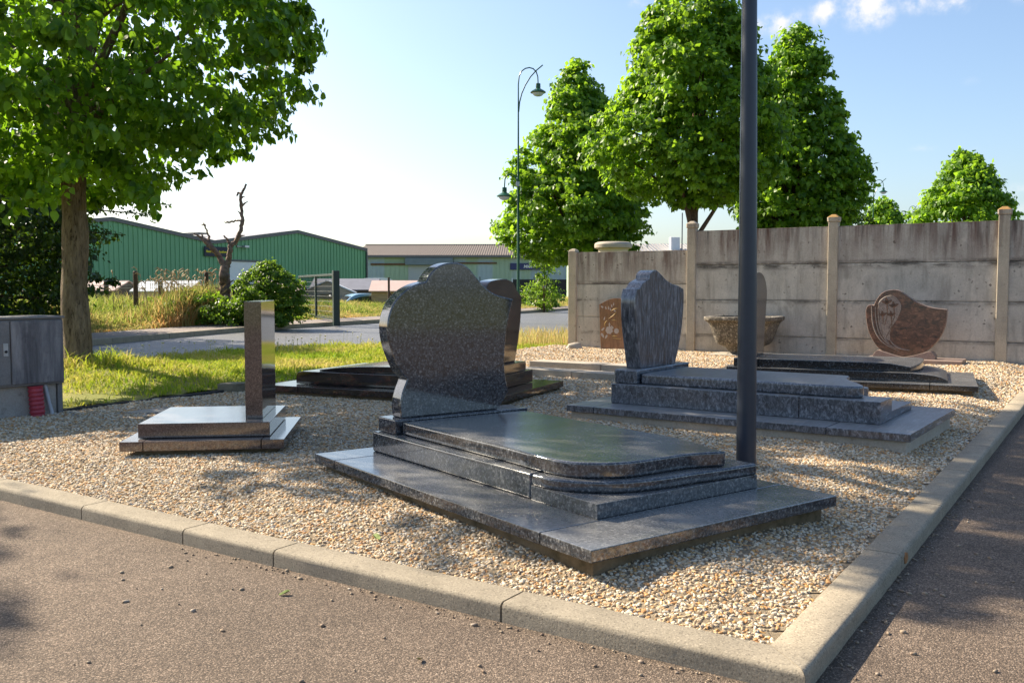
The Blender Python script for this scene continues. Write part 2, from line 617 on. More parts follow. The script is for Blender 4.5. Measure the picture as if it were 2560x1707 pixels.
M['soil_grass'] = ground_mat('grassy_soil', [(.35, (.15, .18, .03)), (.6, (.30, .27, .08))], 1.2)
M['far_ground'] = ground_mat('far_ground', [(.35, (.11, .13, .04)), (.65, (.20, .20, .08))], .12, fine=6)
M['gravel_bed'] = ground_mat('gravel_bed', [(.35, (.20, .155, .10)), (.65, (.34, .27, .18))], 6, fine=120)


def tarmac(name, base, var, stone_scale, rough, fleck, bumpd, patch):
    k = Mat(name, rough, .35)
    co = k.co('World')
    big = k.noise(co, .7, 6, .6)
    mid = k.noise(co, 6, 5, .6)
    v = k.voro(co, stone_scale)
    vr = k.sep(v)[0]
    vd = k.voro(co, stone_scale, 'F1', 'Distance')
    c = k.ramp(vr, [(0, tuple(x * (1 - var) for x in base)), (.7, base), (1, tuple(min(1, x * (1 + var) * 1.1) for x in base))])
    c = k.mix(c, fleck, k.math('MULTIPLY', k.math('GREATER_THAN', vr, .965), .8))
    c = k.mix(c, tuple(x * .55 for x in base), k.maprange(vd, .35, .75, 0, .8))
    c = k.mix(c, k.ramp(big, [(.35, (1 - patch,) * 3), (.65, (1 + patch,) * 3)]), .8, 'MULTIPLY')
    c = k.mix(c, k.ramp(mid, [(.3, (.85, .85, .85)), (.7, (1.15, 1.15, 1.15))]), .7, 'MULTIPLY')
    k.color(c)
    h = k.math('ADD', k.math('MULTIPLY', vd, -1.0), k.math('MULTIPLY', vr, .5))
    k.bump(h, .55, bumpd)
    return k.m


M['lot'] = tarmac('red_tarmac', (.182, .136, .100), .75, 190, .92, (.33, .27, .21), .005, .20)
M['road'] = tarmac('road_asphalt', (.16, .165, .175), .4, 80, .55, (.30, .30, .30), .005, .12)
M['pavement'] = tarmac('pavement_asphalt', (.27, .225, .20), .3, 60, .8, (.4, .35, .3), .005, .15)


# ------------------------------------------------------------------ terrain
FAR = [(-26, -12), (-13.5, 5.0), (-8.47, 18.5), (-6.95, 24.9), (-4.41, 30.3), (2.78, 47.2), (14, 72), (34, 120)]


def far_dist(x, y):
    """distance beyond (left of) the far kerb of the street"""
    x = np.asarray(x, float); y = np.asarray(y, float)
    best = np.full(x.shape, 1e9); sgn = np.ones(x.shape)
    for (a, b) in zip(FAR[:-1], FAR[1:]):
        ax, ay = a; dx, dy = b[0] - ax, b[1] - ay
        L2 = dx * dx + dy * dy
        t = np.clip(((x - ax) * dx + (y - ay) * dy) / L2, 0, 1)
        d = np.hypot(x - ax - t * dx, y - ay - t * dy)
        s = np.sign(dx * (y - ay) - dy * (x - ax))
        m = d < best
        best = np.where(m, d, best); sgn = np.where(m, s, sgn)
    return best * sgn


def sstep(a, b, v):
    t = np.clip((v - a) / (b - a), 0, 1)
    return t * t * (3 - 2 * t)


def grid_obj(name, xs, ys, zf, mat, kind='structure', keep=None, attrs=None):
    X, Y = np.meshgrid(xs, ys)
    Z = zf(X, Y)
    V = np.stack([X, Y, Z], -1).reshape(-1, 3)
    nx, ny = len(xs), len(ys)
    i, j = np.meshgrid(np.arange(nx - 1), np.arange(ny - 1))
    a = (j * nx + i).ravel()
    F = np.stack([a, a + 1, a + nx + 1, a + nx], -1)
    if keep is not None:
        cx = V[F].mean(1)
        F = F[keep(cx[:, 0], cx[:, 1])]
        used, inv = np.unique(F, return_inverse=True)
        V = V[used]; F = inv.reshape(-1, 4)
    n = len(F)
    me = np_mesh(name, V, F.ravel(), np.arange(n) * 4, np.full(n, 4), {k: f(V[:, 0], V[:, 1]) for k, f in (attrs or {}).items()}, True)
    o = link(name, me, mat)
    if kind: o['kind'] = kind
    return o


def bank_z(d):
    return .10 + .10 * sstep(1.5, 4.0, d) - .78 * sstep(6.5, 13, d)


far_ax = np.concatenate([-np.geomspace(60, 1500, 18)[::-1], np.linspace(-56, 56, 85), np.geomspace(60, 1500, 18)])
far_ay = np.concatenate([-np.geomspace(20, 1500, 14)[::-1], np.linspace(-17, 90, 90), np.geomspace(95, 1500, 18)])
grid_obj('ground', far_ax, far_ay, lambda x, y: -.10 - .45 * sstep(6.5, 13, far_dist(x, y)), M['far_ground'])


def poly_sheet(name, pts, z, mat, kind='structure'):
    bm = bmesh.new()
    f = bm.faces.new([bm.verts.new((x, y, z)) for x, y in pts])
    if f.normal.z < 0: f.normal_flip()
    bmesh.ops.recalc_face_normals(bm, faces=bm.faces)
    bmesh.ops.triangulate(bm, faces=bm.faces)
    o = bm_obj(name, bm, mat)
    for p in o.data.polygons: p.use_smooth = False
    if kind: o['kind'] = kind
    return o


far_edge = [(x, y) for x, y in FAR]
poly_sheet('road', far_edge + [(60, 130), (60, 22), (6, 21.5), (1.5, 20.5), (-4.3, 17.8), (-6.2, 14.9), (-9.5, 9.5), (-13, 4), (-20, -12)], -.03, M['road'])

TH = R(33.6)
KA = Vector((math.sin(TH), math.cos(TH), 0))        # away along the right kerb
KB = Vector((-math.cos(TH), math.sin(TH), 0))       # left along the front kerb
INN_F, INN_R = 2.66, .841                            # inner kerb lines
K_IN = KA * INN_F - KB * (-INN_R) if False else KA * INN_F + KB * INN_R


def kpt(a, b, z=0.0):
    """a metres along KA, b metres along KB"""
    p = KA * a + KB * b
    return (p.x, p.y, z)


lot_pts = [kpt(-14, -16)[:2], kpt(22, -16)[:2], kpt(22, .85)[:2], kpt(2.6, .85)[:2], kpt(2.6, 12)[:2], kpt(-14, 12)[:2]]
poly_sheet('car_park', lot_pts, 0.0, M['lot'])

# kerb stones -----------------------------------------------------------------
KW, KH = .145, .068


def kerb_profile(w=KW, h=KH, r=.020):
    p = [(0, -.12), (w, -.12), (w, h - .004), (w - .004, h)]
    for i in range(6):
        a = math.pi / 2 * i / 5
        p.append((r - r * math.sin(a) + 0.012 * (i / 5) * 0, h - r + r * math.cos(a)))
    return p


kerb = bpy.data.objects.new('kerb', None); C.objects.link(kerb); kerb['kind'] = 'structure'


def kerb_stone(p0, p1, inward, mat=None, parent=None, prof=None, mitre0=0.0, mitre1=0.0, name='kerb_stone'):
    p0 = Vector(p0); p1 = Vector(p1)
    inward = Vector(inward)
    d = (p1 - p0).normalized()
    bm = bmesh.new()
    rings = []
    prof = prof or kerb_profile()
    nseg = max(2, int((p1 - p0).length / .12))
    for s in range(nseg + 1):
        t = s / nseg
        ring = []
        for (w, z) in prof:
            q = p0.lerp(p1, t) + inward * w
            q += d * ((mitre0 * w) * (1 - t) + (mitre1 * w) * t)
            j = .0012 if 0 < s < nseg else 0
            ring.append(bm.verts.new((q.x + random.uniform(-j, j), q.y + random.uniform(-j, j), p0.z * (1 - t) + p1.z * t + z + random.uniform(-j, j))))
        rings.append(ring)
    n = len(prof)
    for i in range(nseg):
        for k in range(n):
            bm.faces.new((rings[i][k], rings[i][(k + 1) % n], rings[i + 1][(k + 1) % n], rings[i + 1][k]))
    bm.faces.new(rings[0]); bm.faces.new(list(reversed(rings[-1])))
    bmesh.ops.recalc_face_normals(bm, faces=bm.faces)
    return bm_obj(name, bm, mat or M['kerb'], parent or kerb, 50)


OUT_F, OUT_B = INN_F - KW, INN_R - KW
g = .004
fj = [0, 1.02, 2.14, 2.72, 3.5, 4.45, 5.45, 6.45]       # joints along the front kerb, from the corner
for i in range(len(fj) - 1):
    a0 = fj[i] + (g if i else 0); a1 = fj[i + 1] - g
    kerb_stone(kpt(OUT_F, OUT_B + a0), kpt(OUT_F, OUT_B + a1), KA, mitre0=(1.0 if i == 0 else 0))
rj = [0, 1.35] + [1.35 + 1.0 * i for i in range(1, 14)]
for i in range(len(rj) - 1):
    a0 = rj[i] + (g if i else .003); a1 = rj[i + 1] - g
    kerb_stone(kpt(OUT_F + a0, OUT_B), kpt(OUT_F + a1, OUT_B), KB, mitre0=(1.0 if i == 0 else 0))
# faded orange mark on the right kerb
bm = bmesh.new()
q = [kpt(OUT_F + 1.39 + a, OUT_B - .003, z) for a, z in ((0, .046), (.012, .018), (.05, .012), (.075, .028), (.06, .052), (.03, .06))]
q2 = [kpt(OUT_F + 1.39 + a, OUT_B + .004, z) for a, z in ((0, .046), (.012, .018), (.05, .012), (.075, .028), (.06, .052), (.03, .06))]
va = [bm.verts.new(p) for p in q]; vb = [bm.verts.new(p) for p in q2]
bm.faces.new(va); bm.faces.new(vb)
for i in range(6): bm.faces.new((va[i], va[(i + 1) % 6], vb[(i + 1) % 6], vb[i]))
bmesh.ops.recalc_face_normals(bm, faces=bm.faces)
bm_obj('paint_mark', bm, M['orange_mark'], kerb)

# gravel bed ------------------------------------------------------------------
EDGE = [(-9.0, -.9), (-3.74, 7.58), (-2.92, 8.90), (.80, 15.95)]       # black edging between gravel and grass
WALL_N = (6.67, 12.015)
WA = R(31.6)
WX = Vector((math.sin(WA), math.cos(WA), 0))      # away through the wall
WY = Vector((-math.cos(WA), math.sin(WA), 0))     # left along the wall


def edge_dist(x, y):
    """positive on the gravel side of the edging"""
    best = np.full(np.shape(x), 1e9)
    out = np.zeros(np.shape(x))
    for (a, b) in zip(EDGE[:-1], EDGE[1:]):
        dx, dy = b[0] - a[0], b[1] - a[1]
        L = math.hypot(dx, dy)
        t = np.clip(((x - a[0]) * dx + (y - a[1]) * dy) / L ** 2, 0, 1)
        d = np.hypot(x - a[0] - t * dx, y - a[1] - t * dy)
        s = ((x - a[0]) * dy - (y - a[1]) * dx) / L
        out = np.where(d < best, np.sign(s) * d, out); best = np.minimum(best, d)
    return out


def gravel_z(x, y):
    a = x * KA.x + y * KA.y - INN_F
    b = x * KB.x + y * KB.y - INN_R
    e = sstep(0, .5, np.minimum(a, b))
    wd = -((x - WALL_N[0]) * WX.x + (y - WALL_N[1]) * WX.y)
    lump = .006 * np.sin(x * 3.1 + 1.3 * np.sin(y * 2.3)) + .005 * np.sin(y * 4.7 + x * 1.9)
    return .052 + .052 * e + .035 * sstep(4.0, .3, wd) + lump * e


def on_gravel(x, y):
    a = x * KA.x + y * KA.y
    b = x * KB.x + y * KB.y
    w = (x - WALL_N[0]) * WX.x + (y - WALL_N[1]) * WX.y
    return (a > INN_F - .02) & (b > INN_R - .02) & (edge_dist(x, y) > 0.0) & (w < .05)


def dens(x, y):
    r = np.hypot(x, y)
    d = np.interp(r, [0, 3.5, 5.5, 7.5, 10, 17], [6400, 5800, 4600, 3000, 1600, 850])
    return d


gravel = grid_obj('gravel_bed', np.arange(-8, 8.6, .12), np.arange(1.5, 17.6, .12), gravel_z, M['gravel_bed'], 'structure', on_gravel)
gst = grid_obj('gravel', np.arange(-5.2, 8.6, .12), np.arange(1.5, 17.6, .12), lambda x, y: gravel_z(x, y) + .004, M['gravel_bed'], None,
               lambda x, y: on_gravel(x, y) & (np.abs(x) < y * .62 + .5), {'dens': dens, 'psize': lambda x, y: np.interp(np.hypot(x, y), [0, 5, 9, 17], [.0072, .0080, .0118, .018])})
tag(gst, 'cream and tan pea gravel covering the display bed', 'gravel', kind='stuff')

k = Mat('pebble', .75, .35)
at = k.n('Attribute', attribute_name='pc', attribute_type='INSTANCER')
c = k.ramp(at.outputs['Fac'], [(0, (.66, .57, .43)), (.20, (.48, .37, .24)), (.40, (.56, .39, .21)), (.55, (.36, .28, .18)), (.67, (.66, .57, .43)), (.76, (.50, .27, .11)), (.86, (.22, .165, .115)), (.93, (.54, .30, .10)), (.98, (.33, .32, .30))], 'CONSTANT')
c = k.mix(c, k.ramp(k.noise(k.co('Object'), 1.6, 3), [(.3, (.72, .72, .72)), (.7, (1.2, 1.2, 1.2))]), .7, 'MULTIPLY')
k.color(c)
M['pebble'] = k.m

gn = bpy.data.node_groups.new('scatter_pebbles', 'GeometryNodeTree')
gn.interface.new_socket('Geometry', in_out='INPUT', socket_type='NodeSocketGeometry')
gn.interface.new_socket('Geometry', in_out='OUTPUT', socket_type='NodeSocketGeometry')
GNn, GNl = gn.nodes, gn.links
gi = GNn.new('NodeGroupInput'); go = GNn.new('NodeGroupOutput')
dp = GNn.new('GeometryNodeDistributePointsOnFaces'); dp.distribute_method = 'RANDOM'
na = GNn.new('GeometryNodeInputNamedAttribute'); na.data_type = 'FLOAT'; na.inputs['Name'].default_value = 'dens'
nb = GNn.new('GeometryNodeInputNamedAttribute'); nb.data_type = 'FLOAT'; nb.inputs['Name'].default_value = 'psize'
GNl.new(gi.outputs[0], dp.inputs['Mesh']); GNl.new(na.outputs[0], dp.inputs['Density'])
ico = GNn.new('GeometryNodeMeshIcoSphere'); ico.inputs['Radius'].default_value = 1.0; ico.inputs['Subdivisions'].default_value = 2
sp = GNn.new('GeometryNodeSetPosition')
nz = GNn.new('ShaderNodeTexNoise'); nz.inputs['Scale'].default_value = 1.1
vs = GNn.new('ShaderNodeVectorMath'); vs.operation = 'SUBTRACT'; vs.inputs[1].default_value = (.5, .5, .5)
GNl.new(nz.outputs['Color'], vs.inputs[0])
vm = GNn.new('ShaderNodeVectorMath'); vm.operation = 'SCALE'; vm.inputs['Scale'].default_value = 1.1
GNl.new(vs.outputs[0], vm.inputs[0])
GNl.new(ico.outputs['Mesh'], sp.inputs['Geometry']); GNl.new(vm.outputs[0], sp.inputs['Offset'])
sm = GNn.new('GeometryNodeSetMaterial'); sm.inputs['Material'].default_value = M['pebble']
GNl.new(sp.outputs[0], sm.inputs[0])
ss = GNn.new('GeometryNodeSetShadeSmooth'); GNl.new(sm.outputs[0], ss.inputs[0])
ip = GNn.new('GeometryNodeInstanceOnPoints')
GNl.new(dp.outputs['Points'], ip.inputs['Points']); GNl.new(ss.outputs[0], ip.inputs['Instance'])
rr = GNn.new('FunctionNodeRandomValue'); rr.data_type = 'FLOAT_VECTOR'
rr.inputs[0].default_value = (-.6, -.6, 0); rr.inputs[1].default_value = (.6, .6, 6.28)
GNl.new(rr.outputs[0], ip.inputs['Rotation'])
rs = GNn.new('FunctionNodeRandomValue'); rs.data_type = 'FLOAT_VECTOR'
rs.inputs[0].default_value = (.6, .45, .35); rs.inputs[1].default_value = (1.75, 1.25, .85)
rs.inputs['Seed'].default_value = 5
vsc = GNn.new('ShaderNodeVectorMath'); vsc.operation = 'SCALE'
GNl.new(rs.outputs[0], vsc.inputs[0]); GNl.new(nb.outputs[0], vsc.inputs['Scale'])
# psize must be read on the points
GNl.new(vsc.outputs[0], ip.inputs['Scale'])
rc = GNn.new('FunctionNodeRandomValue'); rc.data_type = 'FLOAT'; rc.inputs['Seed'].default_value = 9
sa = GNn.new('GeometryNodeStoreNamedAttribute'); sa.data_type = 'FLOAT'; sa.domain = 'INSTANCE'; sa.inputs['Name'].default_value = 'pc'
GNl.new(ip.outputs[0], sa.inputs['Geometry']); GNl.new(rc.outputs[1], sa.inputs['Value'])
ro = GNn.new('FunctionNodeRandomValue'); ro.data_type = 'FLOAT_VECTOR'
ro.inputs[0].default_value = (0, 0, -.002); ro.inputs[1].default_value = (0, 0, .007); ro.inputs['Seed'].default_value = 3
sp2 = GNn.new('GeometryNodeTranslateInstances')
GNl.new(sa.outputs[0], sp2.inputs[0]); GNl.new(ro.outputs[0], sp2.inputs['Translation'])
jn = GNn.new('GeometryNodeJoinGeometry')
GNl.new(gi.outputs[0], jn.inputs[0]); GNl.new(sp2.outputs[0], jn.inputs[0])
GNl.new(jn.outputs[0], go.inputs[0])
md = gst.modifiers.new('pebbles', 'NODES'); md.node_group = gn

# black edging strip
ed = bmesh.new()
for (a, b) in zip(EDGE[:-1], EDGE[1:]):
    a = Vector((*a, 0)); b = Vector((*b, 0)); d = (b - a).normalized(); nrm = Vector((-d.y, d.x, 0)) * .012
    vv = []
    for p in (a, b):
        for s in (-1, 1):
            for z in (-.05, .125):
                vv.append(ed.verts.new((p.x + nrm.x * s, p.y + nrm.y * s, z)))
    for idx in ((0, 1, 3, 2), (4, 6, 7, 5), (0, 4, 5, 1), (2, 3, 7, 6), (1, 5, 7, 3), (0, 2, 6, 4)):
        ed.faces.new([vv[i] for i in idx])
bmesh.ops.recalc_face_normals(ed, faces=ed.faces)
eo = bm_obj('garden_edging', ed, M['edging'])
tag(eo, 'thin black edging strip between the gravel and the grass', 'edging')

# grass verge -----------------------------------------------------------------
TREE = (-5.14, 10.85)
NEAR_EDGE = [(-13, 4), (-9.5, 9.5), (-6.2, 14.9), (-4.3, 17.8), (1.5, 20.5), (6, 21.5)]


def road_dist(x, y):
    """positive on the grass side of the near road edge"""
    best = np.full(np.shape(x), 1e9); out = np.zeros(np.shape(x))
    for (a, b) in zip(NEAR_EDGE[:-1], NEAR_EDGE[1:]):
        dx, dy = b[0] - a[0], b[1] - a[1]; L = math.hypot(dx, dy)
        t = np.clip(((x - a[0]) * dx + (y - a[1]) * dy) / L ** 2, 0, 1)
        d = np.hypot(x - a[0] - t * dx, y - a[1] - t * dy)
        s = ((x - a[0]) * dy - (y - a[1]) * dx) / L
        out = np.where(d < best, np.sign(s) * d, out); best = np.minimum(best, d)
    return out


def verge_z(x, y):
    r2 = (x - TREE[0]) ** 2 + (y - TREE[1]) ** 2
    rd = road_dist(x, y)
    base = -.025 + .125 * sstep(.1, 5.0, rd)
    return base + .19 * np.exp(-r2 / (2 * .95 ** 2)) + .012 * np.sin(x * 2.1) * np.sin(y * 1.7) * sstep(0, .6, np.abs(edge_dist(x, y)))


def on_verge(x, y):
    w = (x - WALL_N[0]) * WX.x + (y - WALL_N[1]) * WX.y
    al = (x - WALL_N[0]) * WY.x + (y - WALL_N[1]) * WY.y
    return (edge_dist(x, y) < .0) & (road_dist(x, y) > -.02) & ((w > .1) | (al > 6.8)) & (y > -2)


grid_obj('grass_verge', np.arange(-14, 6, .2), np.arange(-2, 22, .2), verge_z, M['soil_grass'], 'structure', on_verge)


def blades(name, P, h, w, lean, tint, mat, seg=2, label=None, cat='grass'):
    """P (n,3) roots; h, w, lean, tint arrays"""
    n = len(P)
    ang = rng.uniform(0, 2 * np.pi, n)
    la = rng.uniform(0, 2 * np.pi, n)
    side = np.stack([np.cos(ang), np.sin(ang), np.zeros(n)], -1)
    ld = np.stack([np.cos(la), np.sin(la), np.zeros(n)], -1)
    vs = []
    for s in range(seg):
        t = s / seg
        c = P + ld * (lean * h * t * t)[:, None] + np.array([0, 0, 1]) * (h * t)[:, None]
        ww = (w * (1 - .35 * t) / 2)[:, None]
        vs.append(c - side * ww); vs.append(c + side * ww)
    tip = P + ld * (lean * h)[:, None] + np.array([0, 0, 1]) * (h * (1 - .25 * np.minimum(lean, 1.2)))[:, None]
    vs.append(tip)
    nv = 2 * seg + 1
    V = np.stack(vs, 1).reshape(-1, 3)
    base = (np.arange(n) * nv)[:, None]
    loops = []; tot = []
    for s in range(seg - 1):
        loops.append(base + np.array([2 * s, 2 * s + 1, 2 * s + 3, 2 * s + 2])); tot.append(4)
    loops.append(base + np.array([2 * seg - 2, 2 * seg - 1, 2 * seg])); tot.append(3)
    Lp = np.concatenate(loops, 1).ravel()
    T = np.tile(tot, n)
    st = np.concatenate([[0], np.cumsum(T)[:-1]])
    me = np_mesh(name, V, Lp, st, T, {'tint': np.repeat(tint, nv)})
    o = link(name, me, mat)
    if label: tag(o, label, cat, kind='stuff')
    return o


def field(x, y, s, seed=0):
    """cheap smooth pseudo noise, 0..1"""
    v = np.sin(x * s + seed) * np.cos(y * s * 1.13 + seed * 2.1) + .6 * np.sin(x * s * 2.3 + y * s * 1.7 + seed) + .4 * np.cos(x * s * 4.1 - y * s * 3.7 + seed * .7)
    return np.clip(.5 + v / 3.2, 0, 1)


n = 190000
x = rng.uniform(-9, 3.2, n); y = rng.uniform(6.4, 21, n)
keep = on_verge(x, y) & (x > -y * .60 - .4) & (rng.uniform(0, 1, n) < np.clip(1.25 - y / 26, .3, 1))
x, y = x[keep], y[keep]
# bare patch round the half-buried slab
bare = np.exp(-(((x + 4.1) / 1.0) ** 2 + ((y - 8.55) / .42) ** 2))
kk = rng.uniform(0, 1, len(x)) > bare * 1.1
x, y = x[kk], y[kk]
f = field(x, y, 1.3, 2); f2 = field(x, y, 3.7, 5)
rd = road_dist(x, y)
r2 = np.hypot(x - TREE[0], y - TREE[1])
h = rng.uniform(.03, .085, len(x)) * (0.6 + .9 * f2) * (1 + .03 * np.maximum(0, y - 9))
h *= 1 + .7 * np.exp(-(rd / .3) ** 2) * rng.uniform(.0, 1, len(x)) ** 3 + 2.2 * np.exp(-((r2 - .25) / .45) ** 2) * rng.uniform(.2, 1, len(x))
tint = np.clip(.36 + .55 * f + .25 * rng.normal(0, .5, len(x)) + .25 * np.exp(-(rd / .4) ** 2), 0, 1)
blades('verge_grass', np.stack([x, y, verge_z(x, y) - .005], -1), h, .007 + .0007 * y, rng.uniform(.2, 1.3, len(x)), tint, M['grass'], 2,
       'sunlit short grass on the verge between gravel bed and road')
# dry seeding grass at the road edge by the end of the wall
n = 2600
x = rng.uniform(-.6, 2.4, n); y = rng.uniform(16.2, 20.4, n)
kk = on_verge(x, y); x, y = x[kk], y[kk]
blades('dry_grass', np.stack([x, y, verge_z(x, y)], -1), rng.uniform(.12, .42, len(x)), np.full(len(x), .012), rng.uniform(.1, .6, len(x)), rng.uniform(.6, 1, len(x)), M['wild'], 3,
       'dry straw coloured seeding grass by the end of the concrete wall')
# small pale flower heads along the road edge
bm = bmesh.new()
for i in range(90):
    t = random.uniform(0, 1)
    px_, py_ = -5.9 + 3.2 * t + random.uniform(-.5, .4), 14.6 + 4.6 * t - random.uniform(.3, 1.8)
    zz = float(verge_z(np.array([px_]), np.array([py_]))[0])
    hh = random.uniform(.12, .3)
    bm_tube(bm, [(px_, py_, zz), (px_ + .02, py_, zz + hh)], [.003, .002], 3, False)
    mt = Matrix.Translation((px_ + .02, py_, zz + hh)) @ Matrix.Diagonal((1, 1, .7, 1))
    bmesh.ops.create_icosphere(bm, subdivisions=1, radius=random.uniform(.012, .022), matrix=mt)
fo = bm_obj('meadow_flowers', bm, plain('meadow_flower', (.50, .46, .30), .9, .2, 9))
tag(fo, 'scattered small pale flower heads along the road edge', 'flowers', kind='stuff')

# far pavement and wild bank --------------------------------------------------
pave = bpy.data.objects.new('pavement', None); C.objects.link(pave); pave['kind'] = 'structure'


def strip(name, d0, d1, z0, z1, mat, parent=None, kind=None, nd=2, zf=None):
    cum = [0]
    for a, b in zip(FAR[:-1], FAR[1:]): cum.append(cum[-1] + math.hypot(b[0] - a[0], b[1] - a[1]))
    ts = np.linspace(0, cum[-1], 120)
    fx = np.interp(ts, cum, [p[0] for p in FAR]); fy = np.interp(ts, cum, [p[1] for p in FAR])
    tx = np.gradient(fx); ty = np.gradient(fy); L = np.hypot(tx, ty); tx /= L; ty /= L
    ker = np.ones(9) / 9
    tx = np.convolve(np.pad(tx, 4, 'edge'), ker, 'valid'); ty = np.convolve(np.pad(ty, 4, 'edge'), ker, 'valid')
    V = []
    for s in range(nd + 1):
        d = d0 + (d1 - d0) * s / nd
        z = zf(d) if zf else z0 + (z1 - z0) * s / nd
        V.append(np.stack([fx - ty * d, fy + tx * d, np.full_like(fx, z)], -1))
    V = np.concatenate(V)
    m = len(fx)
    F = []
    for s in range(nd):
        for i in range(m - 1): F.append((s * m + i, s * m + i + 1, (s + 1) * m + i + 1, (s + 1) * m + i))
    me = bpy.data.meshes.new(name); me.from_pydata(V.tolist(), [], F); me.update()
    for p in me.polygons: p.use_smooth = True
    o = link(name, me, mat, parent)
    if kind: o['kind'] = kind
    return o


strip('paving', .14, 1.6, .095, .11, M['pavement'], pave)
strip('bank', 1.55, 16, 0, 0, M['soil_grass'], None, 'structure', 16, lambda d: float(bank_z(np.array(d))))
cum = [0]
for a, b in zip(FAR[:-1], FAR[1:]): cum.append(cum[-1] + math.hypot(b[0] - a[0], b[1] - a[1]))


def far_pt(t, d=0.0):
    x_ = np.interp(t, cum, [p[0] for p in FAR]); y_ = np.interp(t, cum, [p[1] for p in FAR])
    x2 = np.interp(t + .3, cum, [p[0] for p in FAR]); y2 = np.interp(t + .3, cum, [p[1] for p in FAR])
    L = math.hypot(x2 - x_, y2 - y_); tx, ty = (x2 - x_) / L, (y2 - y_) / L
    return Vector((x_ - ty * d, y_ + tx * d, 0)), Vector((-ty, tx, 0))


prof = kerb_profile(.14, .125, .02)
s = cum[1] + 8
while s < cum[1] + 62:
    p, nrm = far_pt(s); p2, _ = far_pt(s + 1.0)
    p.z = p2.z = -.03
    dd = (p2 - p).normalized()
    kerb_stone(p + dd * .006, p2 - dd * .006, nrm, M['kerb'], pave, prof)
    s += 1.0

# ------------------------------------------------------------------ tombs
GF = {'grp': 'display grave monuments on the gravel bed'}


def tomb(name, label, N, az2):
    return thing(name, label, 'grave monument', (N[0], N[1], 0), R(90 - az2), GF['grp'])


def slab_pieces(t, x1, y1, z0, z1, cuts, mat, bev=.006, gap=.0025, cuts_x=()):
    """a border slab in pieces, butted with fine joints along y"""
    ys = [0] + list(cuts) + [y1]
    for a, b in zip(ys[:-1], ys[1:]):
        g0 = gap if a > 0 else 0; g1 = gap if b < y1 else 0
        box('slab_piece', 0, a + g0, z0, x1, b - g1, z1, mat, t, bev, 2)


# 1. the large dark blue monument in front
T1 = tomb('grave_monument', 'large dark blue speckled granite monument in front with wavy topped headstone and curved cover slab', (.282, 3.208), 53.8)
box('foundation', .045, .045, 0, 1.415, 2.31, .148, M['plinth'], T1, .004)
slab_pieces(T1, 1.462, 2.36, .15, .20, [.30, 2.11], M['g_blue'], .006)
# tier: low front course and the full height course with a sweeping front
box('tier_block', .302, .309, .2005, 1.292, .749, .264, M['g_blue'], T1, .003)
box('tier_block', .302, .752, .2005, 1.292, 2.242, .315, M['g_blue'], T1, .012, 3)
sweep = crv([(.302, .749, 1), (.302, .735, 1), (.306, .64), (.345, .545), (.42, .455), (.53, .385), (.70, .345), (.90, .335), (1.10, .318), (1.292, .309, 1), (1.292, .749, 1)], 7)
bm_obj('tier_crest', bm_prism(sweep, .2642, .3155, 'xy', .012, 3), M['g_blue'], T1)
cover = crv([(.372, 2.02, 1), (.367, 1.10), (.356, .80), (.372, .60), (.45, .492), (.58, .425), (.76, .412), (.94, .405), (1.115, .345, 1), (1.135, .455, 1), (1.18, .57), (1.222, .76), (1.225, 1.1), (1.222, 2.02, 1)], 7)
bm_obj('cover_slab', bm_prism(cover, .3165, .386, 'xy', .011, 3), M['g_blue'], T1)
box('headstone_base', .335, 2.034, .3162, 1.262, 2.232, .398, M['g_blue'], T1, .008, 3)
st1 = [(.398, .3985, 1), (.392, .47), (.407, .541), (.439, .617, 1), (.40, .656), (.36, .73), (.328, .816), (.315, .902), (.326, .979), (.358, 1.05), (.42, 1.11), (.494, 1.149), (.565, 1.167, 1), (.586, 1.203), (.629, 1.244), (.684, 1.268), (.741, 1.277), (.802, 1.272), (.856, 1.247), (.91, 1.195), (.973, 1.135), (1.057, 1.089), (1.182, 1.062, 1), (1.158, .988), (1.133, .88), (1.118, .764), (1.113, .679), (1.123, .586), (1.142, .506), (1.118, .462), (1.06, .3985, 1)]
bm_obj('headstone', bm_prism(crv(st1, 5), 2.075, 2.18, 'xz', .010, 3), M['g_blue'], T1)

# 2. the veined blue-grey monument behind the post
T2 = tomb('grave_monument', 'blue-grey veined granite monument behind the dark post with shield shaped headstone', (2.481, 5.66), 35.5)
box('foundation', .03, .03, 0, 1.465, 2.50, .168, M['beam'], T2, .004)
slab_pieces(T2, 1.495, 2.526, .17, .22, [.52, 2.28], M['g_vein'], .004)
box('tier_block', .309, .256, .2205, .63, .80, .373, M['g_vein'], T2, .006)
box('tier_block', .633, .262, .2205, 1.27, .80, .277, M['g_vein'], T2, .006)
box('tier_block', .309, .803, .2205, 1.27, 2.30, .373, M['g_vein'], T2, .006)
inner = crv([(.633, .8, 1), (.633, .44, 1), (.70, .47), (.82, .56), (.97, .62), (1.10, .60), (1.20, .56), (1.265, .60), (1.268, .70), (1.268, .8, 1)], 6)
bm_obj('tier_block', bm_prism(inner, .2775, .372, 'xy', .008, 2), M['g_vein'], T2)
cov2 = crv([(.40, 2.085, 1), (.40, .9), (.40, .56), (.42, .45), (.48, .415), (.55, .43), (.68, .50), (.82, .585), (.98, .655), (1.10, .675), (1.18, .70), (1.215, .78), (1.215, 1.2), (1.215, 2.085, 1)], 7)
bm_obj('cover_slab', bm_prism(cov2, .3742, .456, 'xy', .016, 3), M['g_vein'], T2)
box('headstone_base', .362, 2.10, .3735, 1.335, 2.305, .486, M['g_vein'], T2, .014, 3)
